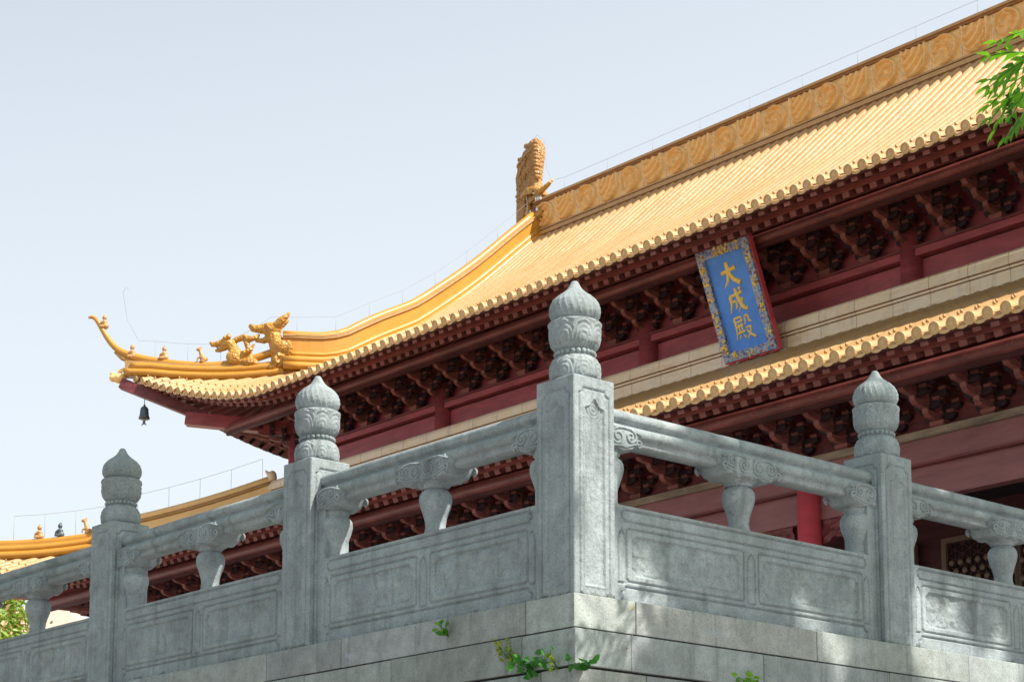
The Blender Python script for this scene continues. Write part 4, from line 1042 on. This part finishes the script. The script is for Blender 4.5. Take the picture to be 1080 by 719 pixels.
def lattice_mesh(w_=1.12, h=2.9):
    mb = MB(); m_ = M['lattice']
    for a, b_ in (((0,0,0),(0,0,h)),((w_,0,0),(w_,0,h)),((0.03,0,0.03),(w_-0.03,0,0.03)),((0.03,0,h-0.03),(w_-0.03,0,h-0.03)),((0.03,0,1.0),(w_-0.03,0,1.0)),((0.03,0,0.75),(w_-0.03,0,0.75))): mb.obox(a, b_, 0.07, 0.07, m_, (0,1,0) if abs(a[2]-b_[2]) > 1 else (0,0,1))
    mb.box(0.035, w_-0.035, 0.0, 0.02, 0.05, 0.73, M['reddark'])
    mb.box(0.035, w_-0.035, 0.03, 0.04, 1.02, h-0.04, M['dark'])
    sx = 0.135; x0, x1, z0_, z1_ = 0.04, w_-0.04, 1.04, h-0.07
    rows = int((z1_-z0_)/sx)
    for i in range(rows+1):
        for j in range(int((x1-x0)/sx)+1):
            x = x0+sx*(j+0.5*(i % 2)); z = z0_+sx*0.87*i
            if x < x1 and z < z1_: mb.ball((x, -0.01, z), (0.045, 0.025, 0.045), m_, 8, 6)
    for ang in (90, 30, -30):
        d = Vector((math.cos(R(ang)), 0, math.sin(R(ang)))); nrm = Vector((-d.z, 0, d.x))
        for k in range(-40, 60):
            c = Vector((x0, 0.012, z0_))+nrm*(k*sx*0.87)
            ts = []
            for lim, ax in ((x0,0),(x1,0),(z0_,2),(z1_,2)):
                if abs(d[ax]) > 1e-4: ts.append((lim-c[ax])/d[ax])
            ok = [t for t in ts if x0-1e-3 <= (c+d*t).x <= x1+1e-3 and z0_-1e-3 <= (c+d*t).z <= z1_+1e-3]
            if len(ok) >= 2 and max(ok)-min(ok) > 0.05: mb.obox(c+d*min(ok), c+d*max(ok), 0.012, 0.012, M['reddark'], (0,1,0))
    return mb.mesh('lattice_door')
LAT = lattice_mesh()
for a, b_ in ((CX[2], CX[3]), (CX[3], CX[4]), (CX[4], CX[5])):
    n_ = 4 if b_-a > 4.5 else 3
    for k in range(n_): obj('lattice_door', LAT, hall, (a+0.42+k*1.13+HL[0], 14.2+HL[1], 0.62))
# platform under the hall
mb = MB(); mb.box(-28.2, 6.0, 9.62, 31, -3.3, -0.005, M['paving']); hpart(mb, 'platform', label='stone platform carrying the hall')

# ================================================================== NAME PLAQUE
pl = empty('name_plaque', (-11.02, 13.1, 8.03))
tag(pl, 'blue framed plaque with three golden characters hung under the upper eaves', 'plaque')
ang = math.atan2(0.60, 1.5); pl.rotation_euler = (ang, 0, 0)   # leans forward at the top
PW, PHt = 0.98, 1.60
# local: x right, z down is negative, front faces -y
mb = MB(); mb.box(-PW/2+0.10, PW/2-0.10, -0.012, 0.02, -PHt+0.10, -0.10, M['blue']); mb.build('panel', pl)
mb = MB()
for x0, x1, za, zb in ((-PW/2, PW/2, -0.13, 0.0), (-PW/2, PW/2, -PHt, -PHt+0.12), (-PW/2, -PW/2+0.13, -PHt+0.1201, -0.1301), (PW/2-0.13, PW/2, -PHt+0.1201, -0.1301)):
    n1, n2 = max(2, int((x1-x0)/0.012)), max(2, int((zb-za)/0.012))
    U, Z = np.meshgrid(np.linspace(x0, x1, n1), np.linspace(za, zb, n2), indexing='ij')
    h = 0.02*fbm(U*34, Z*34, 3, 3)+0.012
    mb.grid(np.stack([U, -0.03-h, Z], -1), M['border']); mb.box(x0, x1, -0.03, 0.03, za, zb, M['border'])
rn = random.Random(9)
spots = [(-0.42, z) for z in (-0.25, -0.42, -0.66, -0.95, -1.12, -1.34, -1.42)]+[(x, -0.06) for x in (-0.12, -0.02, 0.07, 0.28)]+[(0.43, z) for z in (-0.3, -0.62, -1.0, -1.35)]+[(0.02, -1.54), (-0.25, -1.53)]
for x, z in spots:
    for k in range(7): mb.ball((x+rn.uniform(-0.045,0.045), -0.055, z+rn.uniform(-0.06,0.06)), (rn.uniform(0.012,0.026), 0.014, rn.uniform(0.012,0.028)), M['gold'], 7, 5)
mb.build('frame', pl)
mb = MB(); mb.box(-PW/2-0.022, -PW/2-0.001, -0.018, 0.06, -PHt-0.02, 0.02, M['column']); mb.box(PW/2+0.001, PW/2+0.022, -0.018, 0.06, -PHt-0.02, 0.02, M['column']); mb.box(-PW/2, PW/2, -0.018, 0.06, -PHt-0.022, -PHt-0.001, M['column']); mb.box(-PW/2, PW/2, -0.018, 0.06, 0.001, 0.022, M['column']); mb.box(-PW/2, PW/2, 0.0305, 0.06, -PHt, 0, M['column'])
for k in range(5): mb.ball((-0.4+0.2*k, 0.0, -PHt-0.02), (0.08, 0.04, 0.025), M['column'], 10, 6)
mb.build('edging', pl)
def brush(strokes, cx_, cz_, sz):
    mb = MB()
    for pts, ws in strokes:
        P = np.array(pts); n = 18
        t = np.concatenate([[0], np.cumsum(np.hypot(*np.diff(P, axis=0).T))]); q = np.linspace(0, t[-1], n)
        X = np.interp(q, t, P[:,0]); Z = np.interp(q, t, P[:,1]); Wd = np.interp(q, t, ws)
        for _ in range(2):
            X[1:-1] = (X[:-2]+2*X[1:-1]+X[2:])/4; Z[1:-1] = (Z[:-2]+2*Z[1:-1]+Z[2:])/4
        v = [(cx_+(x-0.5)*sz, -0.026, cz_+(z-0.5)*sz) for x, z in zip(X, Z)]
        mb.tube(v, [w_*sz*(1.0 if max(ws) > 0.055 else 1.35) for w_ in Wd], M['gold'], 8)
    # flatten so the strokes read as carved lettering
    mb.v = [(a, -0.013+(b_+0.026)*0.55, c) for a, b_, c in mb.v]
    return mb
T1, T2 = 0.098, 0.066
DA = [([(0.12,0.60),(0.5,0.65),(0.88,0.70)],[T1,T2,T1]), ([(0.47,0.98),(0.47,0.62),(0.34,0.26),(0.08,0.02)],[T1,T1,T2,0.015]), ([(0.49,0.58),(0.64,0.28),(0.95,0.06)],[T2,T1,T1*1.2])]
CHENG = [([(0.22,0.70),(0.55,0.74),(0.88,0.78)],[T2,T2,T2]), ([(0.24,0.70),(0.22,0.4),(0.05,0.05)],[T1,T2,0.012]), ([(0.26,0.47),(0.47,0.50),(0.45,0.24),(0.36,0.20)],[0.036,0.036,0.036,0.015]),
         ([(0.55,0.98),(0.60,0.58),(0.74,0.22),(0.92,0.04),(0.95,0.22)],[T2,T1,T1,T2,0.012]), ([(0.82,0.56),(0.68,0.28),(0.46,0.06)],[T2,0.036,0.012]), ([(0.72,0.97),(0.83,0.88)],[0.03,T1])]
DIAN = [([(0.12,0.92),(0.48,0.95),(0.47,0.76)],[0.034,0.034,0.03]), ([(0.14,0.76),(0.47,0.78)],[0.03,0.03]), ([(0.12,0.93),(0.13,0.5),(0.02,0.08)],[0.04,0.036,0.012]), ([(0.19,0.58),(0.50,0.61)],[0.032,0.032]),
        ([(0.27,0.68),(0.27,0.33)],[0.032,0.03]), ([(0.41,0.70),(0.41,0.34)],[0.032,0.03]), ([(0.14,0.32),(0.54,0.36)],[0.032,0.034]), ([(0.25,0.24),(0.16,0.08)],[0.036,0.012]), ([(0.40,0.24),(0.50,0.10)],[0.02,0.04]),
        ([(0.66,0.93),(0.65,0.72),(0.57,0.58)],[0.036,0.032,0.012]), ([(0.66,0.92),(0.84,0.95),(0.83,0.68),(0.96,0.68)],[0.032,0.034,0.034,0.02]), ([(0.60,0.46),(0.88,0.50),(0.76,0.24),(0.54,0.03)],[0.034,0.036,0.034,0.012]), ([(0.62,0.40),(0.76,0.2),(0.99,0.03)],[0.024,0.038,0.05])]
for ch, zc in ((DA, -0.42), (CHENG, -0.80), (DIAN, -1.19)):
    brush(ch, -0.005, zc, 0.36).build('gilt_character', pl)

# ================================================================== WIND BELL
bl = empty('wind_bell', (-25.10, 12.16, 8.24)); tag(bl, 'small dark bronze bell hanging from the upturned roof corner', 'bell')
mb = MB(); mb.lathe([(0.105,0.0),(0.108,0.02),(0.09,0.06),(0.082,0.14),(0.075,0.2),(0.05,0.235),(0.02,0.245)], M['bronze'], 20); mb.build('bell_body', bl)
mb = MB(); mb.tube([(0,0,0.24),(0,0,0.62)], 0.008, M['wire'], 6); mb.ball((0,0,0.26), 0.025, M['bronze'], 8, 6); mb.build('hanging_wire', bl)
mb = MB(); mb.tube([(0,0,0.1),(0,0,-0.05)], 0.007, M['wire'], 6); mb.prism([(-0.03,-0.03),(0.03,-0.03),(0.02,-0.07),(0.05,-0.13),(0.0,-0.1),(-0.05,-0.13),(-0.02,-0.07)], lambda u, w_, d: (u*0.75-d, u*0.75+d, w_), -0.004, 0.004, M['bronze']); mb.build('clapper', bl)

# ================================================================== FAR LEFT: cream pavilion and bush
pv = empty('pavilion', (-36.9, 16.55, -3.3)); tag(pv, 'pale cream pavilion with a steep plastered roof beyond the left railing', 'building')
mb = MB(); hx = [(4.0,-0.37),(0.37,4.0),(-4.0,0.37),(-0.37,-4.0)]
mb.add([(a_, b_, 8.15) for a_, b_ in hx]+[(a_, b_, 8.0) for a_, b_ in hx]+[(0,0,10.27)], [(0,1,8),(1,2,8),(2,3,8),(3,0,8),(0,4,5,1),(1,5,6,2),(2,6,7,3),(3,7,4,0),(7,6,5,4)], M['cream']); mb.build('roof', pv)
mb = MB(); mb.add([(a_*0.85, b_*0.85, 8.02) for a_, b_ in hx]+[(a_*0.85, b_*0.85, 0.0) for a_, b_ in hx], [(0,4,5,1),(1,5,6,2),(2,6,7,3),(3,7,4,0)], M['plaster']); mb.build('wall', pv)

def leaf_cloud(name, pts, size, mat, seed, parent=None, fold=True, up=0.4, shape=2.2, loc=None):
    rg = np.random.default_rng(seed); n = len(pts)
    V = np.zeros((n, 6, 3)); d = rg.normal(size=(n,3)); d[:,2] = d[:,2]*0.6-0.25; d /= np.linalg.norm(d, axis=1)[:,None]
    nn = rg.normal(size=(n,3))*0.8+np.array([0,0,up*2]); r = np.cross(d, nn); r /= np.linalg.norm(r, axis=1)[:,None]+1e-9; nn = np.cross(r, d)
    L = size*(0.7+0.6*rg.random(n))[:,None]; Wd = L/shape/2
    P = np.array(pts)
    V[:,0] = P; V[:,1] = P+d*L*0.35+r*Wd+nn*Wd*0.25; V[:,2] = P+d*L*0.75+r*Wd*0.7+nn*Wd*0.15-nn*L*0.04; V[:,3] = P+d*L-nn*L*0.12; V[:,4] = P+d*L*0.75-r*Wd*0.7+nn*Wd*0.15-nn*L*0.04; V[:,5] = P+d*L*0.35-r*Wd+nn*Wd*0.25
    F = []
    for i in range(n): b_ = i*6; F += [(b_, b_+1, b_+2, b_+3), (b_, b_+3, b_+4, b_+5)]
    me = bpy.data.meshes.new(name); vv = V.reshape(-1,3)
    if loc is not None: vv = vv-np.array(loc)
    me.from_pydata(vv.tolist(), [], F); me.materials.append(mat)
    at = me.attributes.new('tone', 'FLOAT', 'FACE'); tn = np.repeat(np.clip(rg.random(n)*0.6+0.4*rg.random(), 0, 1), 2); at.data.foreach_set('value', tn)
    return obj(name, me, parent)
# far bush/tree beyond the left railing
bx = np.array([-37.6, 15.6, 0]); rg = np.random.default_rng(3)
bush = empty('tree', (-32.4, 12.7, -3.3)); tag(bush, 'round leafy tree with pale blossom seen through the left railing', 'tree')
cl = []
for k in range(60):
    c = rg.normal(size=3); c /= np.linalg.norm(c); c = c*np.array([1.05,1.05,1.15])*(0.5+0.55*rg.random())+np.array([-32.4,12.7,4.95])
    cl += list(c+rg.normal(size=(75,3))*0.2)
cl = np.array(cl); sel = rg.random(len(cl))
leaf_cloud('crown', cl[sel < 0.8], 0.17, M['bush'], 5, bush, loc=(-32.4,12.7,-3.3)); leaf_cloud('blossom', cl[sel >= 0.8], 0.13, M['orangeleaf'], 6, bush, loc=(-32.4,12.7,-3.3), shape=1.4)
mb = MB(); mb.tube([(0,0,0),(0.05,0,4),(0.0,0.1,8.2)], [0.16,0.12,0.03], M['bark'], 10)
for k in range(7):
    a = k*0.9; mb.tube([(0.03,0.02,6.4+0.2*k),(0.4*math.cos(a),0.4*math.sin(a),7.1+0.2*k),(0.8*math.cos(a),0.8*math.sin(a),7.5+0.22*k)], [0.08,0.05,0.02], M['bark'], 7)
mb.build('trunk', bush)

# ================================================================== WEEDS IN THE JOINTS
def weed(name, loc, nrm, n, spread, size, mat, seed, label, stems=4, hgt=0.08, extra=None):
    rg = np.random.default_rng(seed); e = empty(name, loc); tag(e, label, 'weed')
    nv = np.array(nrm, float); sd = np.cross(nv, [0,0,1.0]); mb = MB(); pts = []
    for k in range(stems):
        tip = nv*(0.03+0.05*rg.random())+sd*rg.normal()*spread*0.7+np.array([0,0,hgt*(0.3+rg.random())-(0.03 if k % 3 == 2 else 0)])
        mid = tip*0.55+nv*0.02
        mb.tube([(0,0,0), tuple(mid), tuple(tip)], [0.0022,0.0018,0.001], M['weed'], 5)
        for j in range(max(1, n//stems)):
            q = rg.random()**0.6; pts.append(tip*q+nv*0.008+rg.normal(size=3)*spread*0.16)
    mb.build('stem', e); leaf_cloud('leaf', np.array(pts), size, mat, seed+50, e, up=0.15, shape=1.35)
weed('weed', (-0.99,-0.018,-0.11), (0,-1,0), 16, 0.05, 0.042, M['weed'], 1, 'bright green sprig in the upright joint of the coping', 3, 0.09)
weed('weed', (-0.44,-0.028,-0.315), (0,-1,0), 52, 0.07, 0.026, M['ferny'], 2, 'yellowish feathery weed left of the dark green tuft at the corner', 7, 0.10)
weed('weed', (-0.31,-0.028,-0.375), (0,-1,0), 44, 0.12, 0.05, M['darkweed'], 3, 'dark green leafy tuft below the feathery weed', 7, 0.05)
weed('weed', (-0.10,-0.03,-0.376), (0,-1,0), 12, 0.035, 0.035, M['ferny'], 4, 'tiny pale sprig just left of the terrace corner', 3, 0.07)
weed('weed', (0.03,0.03,-0.38), (0.7,-0.7,0), 16, 0.06, 0.05, M['darkweed'], 5, 'few round dark leaves growing at the very corner', 4, 0.03)
weed('weed', (0.028,1.27,-0.40), (1,0,0), 60, 0.13, 0.045, M['weed'], 6, 'green leafy clump in the wall below the right panel', 8, 0.06)

# ================================================================== BIG TREE ON THE RIGHT (overhanging; casts the dappled shade)
TB = Vector((8.6, 8.8, -3.3))
tree = empty('tree', TB); tag(tree, 'overhanging tree whose green leaf spray hangs into the upper right corner', 'tree')
mb = MB()
def limb(pts, r0, r1): 
    pts = [Vector(p)-TB for p in pts]; mb.tube(pts, list(np.linspace(r0, r1, len(pts))), M['bark'], 10)
limb([TB, (8.5,8.7,0), (8.4,8.6,4), (8.3,8.8,8), (8.2,9.0,12)], 0.42, 0.14)
limb([(8.4,8.6,3.0), (6.9,6.2,4.4), (5.2,3.6,4.7), (3.6,1.9,4.1), (2.7,1.3,3.5)], 0.15, 0.015)
limb([(8.3,8.8,6.0), (7.4,9.6,7.5), (6.2,10.2,8.6), (5.2,10.6,9.4)], 0.16, 0.03)
limb([(8.3,8.8,7.5), (9.8,7.2,9.0), (10.6,6.2,10.2)], 0.14, 0.03)
mb.build('trunk', tree)
# crown: leaf clumps placed where the photograph's shade falls, thinned along the sun paths that reach the stone
rg = np.random.default_rng(21)
sd = np.array(SUN); camp = np.array(cam.location)
fwv = np.array(fw); rtv = np.cross(fwv, [0,0,1.0]); rtv /= np.linalg.norm(rtv); upv = np.cross(rtv, fwv)
def in_view(P, m=1.06):
    d = P-camp; z = d@fwv; x = d@rtv/z*2101.9; y = d@upv/z*2101.9
    return (np.abs(x) < 540*m) & (y < 700+40) & (y > -60) & (z > 0)
lit = [((0.0,0.06,1.25),0.30),((-0.10,0.16,1.6),0.30),((0,0.16,0.95),0.17),((0,0.2,0.45),0.13),((0.0,0.1,0.12),0.10),((0,0.33,0.05),0.07),((-0.14,0.45,1.0),0.17),((-0.14,0.75,1.0),0.13),((-0.14,1.25,1.05),0.07),
       ((-2.45,0.1,1.55),0.55),((-2.35,0.05,1.05),0.4)] + [((-0.3-0.25*k,0.12,0.95),0.32) for k in range(9)] + [((-0.3-0.25*k,0.14,0.62),0.16) for k in range(9)] + \
      [((0,2.93,0.22),0.17),((0,2.97,0.05),0.19),((0,2.90,0.38),0.10),((0,3.28,0.32),0.08),((0,3.25,0.22),0.08),((0,3.08,-0.12),0.12),((0,3.3,-0.14),0.14),((0,3.6,0.02),0.10),((0,3.62,-0.14),0.09),((0,3.8,-0.15),0.08),((0,3.75,0.25),0.05),
       ((0,1.95,0.0),0.09),((0,2.05,-0.12),0.09),((0,0.6,0.35),0.05),((0,0.75,0.1),0.05),((-0.1,3.2,1.0),0.05),((0,3.55,0.9),0.06),((-0.06,1.8,0.2),0.04), ((2.0,1.05,2.5),0.2)]
def thin(P):
    keep = np.ones(len(P), bool)
    for c, r_ in lit:
        d = P-np.array(c); t = d@sd; q = d-np.outer(t, sd); keep &= ~((np.linalg.norm(q, axis=1) < r_*1.0+0.13) & (t > 0))
    return keep
def shade_cloud(x0, x1, y0, y1, zref, h0, h1, n):
    """points whose sun shadow falls in the plan rectangle at height zref"""
    h = rg.uniform(h0, h1, n); X = rg.uniform(x0, x1, n)+SUN.x/SUN.z*(h-zref); Y = rg.uniform(y0, y1, n)+SUN.y/SUN.z*(h-zref); return np.stack([X, Y, h], 1)
pts = np.concatenate([shade_cloud(-0.6, 1.2, 0.42, 7.5, 0.6, 7.5, 12, 46000), shade_cloud(-10.5, -2.75, -0.6, 0.9, 0.8, 9.0, 14.5, 26000),
                      shade_cloud(-2.7, 0.2, -0.6, 0.9, 0.6, 8.5, 12, 1500), np.stack([rg.normal(8.6,2.0,9000), rg.normal(7.5,2.0,9000), rg.normal(9.5,1.8,9000)], 1), np.stack([rg.uniform(1.5,12,12000), rg.uniform(-9,3,12000), rg.uniform(6,10.5,12000)], 1)])  # last block of leaves is unseen crown added to cut the skylight
pts = pts[thin(pts)]; pts = pts[~in_view(pts, 1.12)]; pts = pts[pts[:,2] > 5.5]
leaf_cloud('crown', pts, 0.19, M['leaf'], 8, tree, loc=tuple(TB))
# pinnate leaf spray that hangs into the picture
def spray(anchor, direction, L, nl, seed, ll=0.072):
    rg = np.random.default_rng(seed); a = Vector(anchor); d = Vector(direction).normalized(); out_ = []
    side = d.cross(Vector((0,0,1))); side = side.normalized() if side.length > 0.01 else Vector((1,0,0)); nrm = side.cross(d).normalized()
    pts = []
    for i in range(nl+1):
        q = i/nl; p = a+d*(L*q)+Vector((0,0,-0.25*L*q*q)); pts.append(p)
    M_ = []
    for i in range(1, nl+1):
        for s_ in (-1, 1):
            q = i/nl; dirv = (side*s_*0.85+d*(0.5+0.3*q)+nrm*rg.normal()*0.25+Vector((0,0,-0.35))).normalized(); M_.append((pts[i], dirv, ll*(0.75+0.5*math.sin(math.pi*min(1, q*0.9+0.1)))*rg.uniform(0.85,1.15), nrm))
    M_.append((pts[-1], d, ll*1.1, nrm)); return pts, M_
sprays = []
ax = Vector((0.62, 0.78, 0))       # roughly to the right in the picture
def SPt(px_, py_, dist=9.4):
    d = fwv+rtv*(px_-540)/2101.886+upv*(700.186-py_)/2101.886; return camp+d/np.linalg.norm(d[:2])*dist
rgs = np.random.default_rng(5)
left = Vector((-rtv[0], -rtv[1], 0)).normalized(); toward = Vector((camp[0]-2, camp[1]-1, 0)).normalized()
specs = []
for (px_, py_, dx, dz, L, dist) in ((1100,30,1,-0.15,0.24,9.2),(1098,58,1,0.15,0.26,9.3),(1096,62,1,-0.2,0.25,9.5),(1092,72,0.9,-0.45,0.24,9.1),(1096,80,1,-0.5,0.26,9.6),(1100,96,1,0.0,0.2,9.2),(1080,82,0.6,-0.8,0.24,9.3),(1095,104,0.7,-0.55,0.18,9.1),(1088,60,0.8,-0.25,0.2,8.9),(1100,70,0.5,-0.7,0.28,9.0),(1106,50,0.8,-0.35,0.22,9.4),(1110,90,0.5,-0.9,0.22,9.3),(1082,70,0.7,-0.35,0.18,9.7)):
    p = SPt(px_, py_, dist); dirv = left*dx+toward*rgs.uniform(-0.35,0.35)+Vector((0,0,dz)); specs.append(spray(p, dirv, L, 5, int(px_+py_)))
mb = MB(); V = []; F = []; tone = []
for pts_, leaves in specs:
    mb.tube([p-TB for p in pts_], 0.003, M['weed'], 5)
    tb = rgs.uniform(0.1, 0.75)
    for p, d, L, nrm in leaves:
        r = d.cross(nrm).normalized(); b_ = len(V); wd = L*0.23
        for f_, s_, u in ((0,0,0),(0.3,1,0.02),(0.65,0.85,0.0),(1,0,-0.08),(0.65,-0.85,0.0),(0.3,-1,0.02)): V.append(tuple(p+d*(L*f_)+r*(wd*s_)+nrm*(u*L+abs(s_)*wd*0.3)-TB))
        F += [(b_,b_+1,b_+2,b_+3),(b_,b_+3,b_+4,b_+5)]; t_ = min(1, max(0, tb+rgs.uniform(-0.25,0.3))); tone += [t_, t_]
me = bpy.data.meshes.new('leaf_spray'); me.from_pydata(V, [], F); me.materials.append(M['leaf']); at = me.attributes.new('tone','FLOAT','FACE'); at.data.foreach_set('value', tone)
obj('leaf_spray', me, tree)
p0 = Vector(SPt(1064, 98, 9.2))-TB
for k in range(26):   # hanging seed catkin
    mb.ball(p0+Vector((0.008*math.sin(k*2.3), 0.008*math.cos(k*2.1), -0.006*k)), (0.010,0.010,0.006), M['weed'], 6, 4)
p1 = Vector(SPt(1100, 60, 9.4)); limbs = [(3.9,2.1,4.2), (2.9,1.5,3.6), tuple(p1)]
mb.tube([Vector(q)-TB for q in limbs], [0.03, 0.015, 0.006], M['bark'], 7)
for pts_, _ in specs: mb.tube([p1-TB, pts_[0]-TB], [0.006, 0.003], M['bark'], 5)
mb.build('twig', tree)

# ================================================================== UNSEEN TREE ADDED TO DARKEN THE LEFT RAILING
T2 = Vector((-10.5, -7.5, -3.3))
shade_tree = empty('tree', T2); tag(shade_tree, 'unseen tree added in front of the left railing to darken it', 'tree')
mb = MB(); mb.tube([(0,0,0),(0.1,0.1,2.5),(0.0,0.3,6.0),(0.1,0.2,9.5)], [0.35,0.28,0.18,0.05], M['bark'], 10)
for k in range(8):
    a = k*0.85; mb.tube([(0.05,0.2,2.6+0.6*k),(1.3*math.cos(a),1.3*math.sin(a),3.8+0.6*k),(2.7*math.cos(a),2.7*math.sin(a),4.6+0.6*k)], [0.12,0.07,0.02], M['bark'], 7)
mb.build('trunk', shade_tree)
rg = np.random.default_rng(31); cl = []
for k in range(110):
    c = rg.normal(size=3); c /= np.linalg.norm(c); c = c*np.array([3.6,3.4,4.6])*(0.5+0.5*rg.random())+np.array([-10.5,-7.3,3.6]); cl += list(c+rg.normal(size=(90,3))*0.38)
cl = np.array(cl); cl = cl[~in_view(cl, 1.15)]; cl = cl[cl[:,1] < -2.2]
leaf_cloud('crown', cl, 0.3, M['leaf'], 12, shade_tree, loc=tuple(T2))
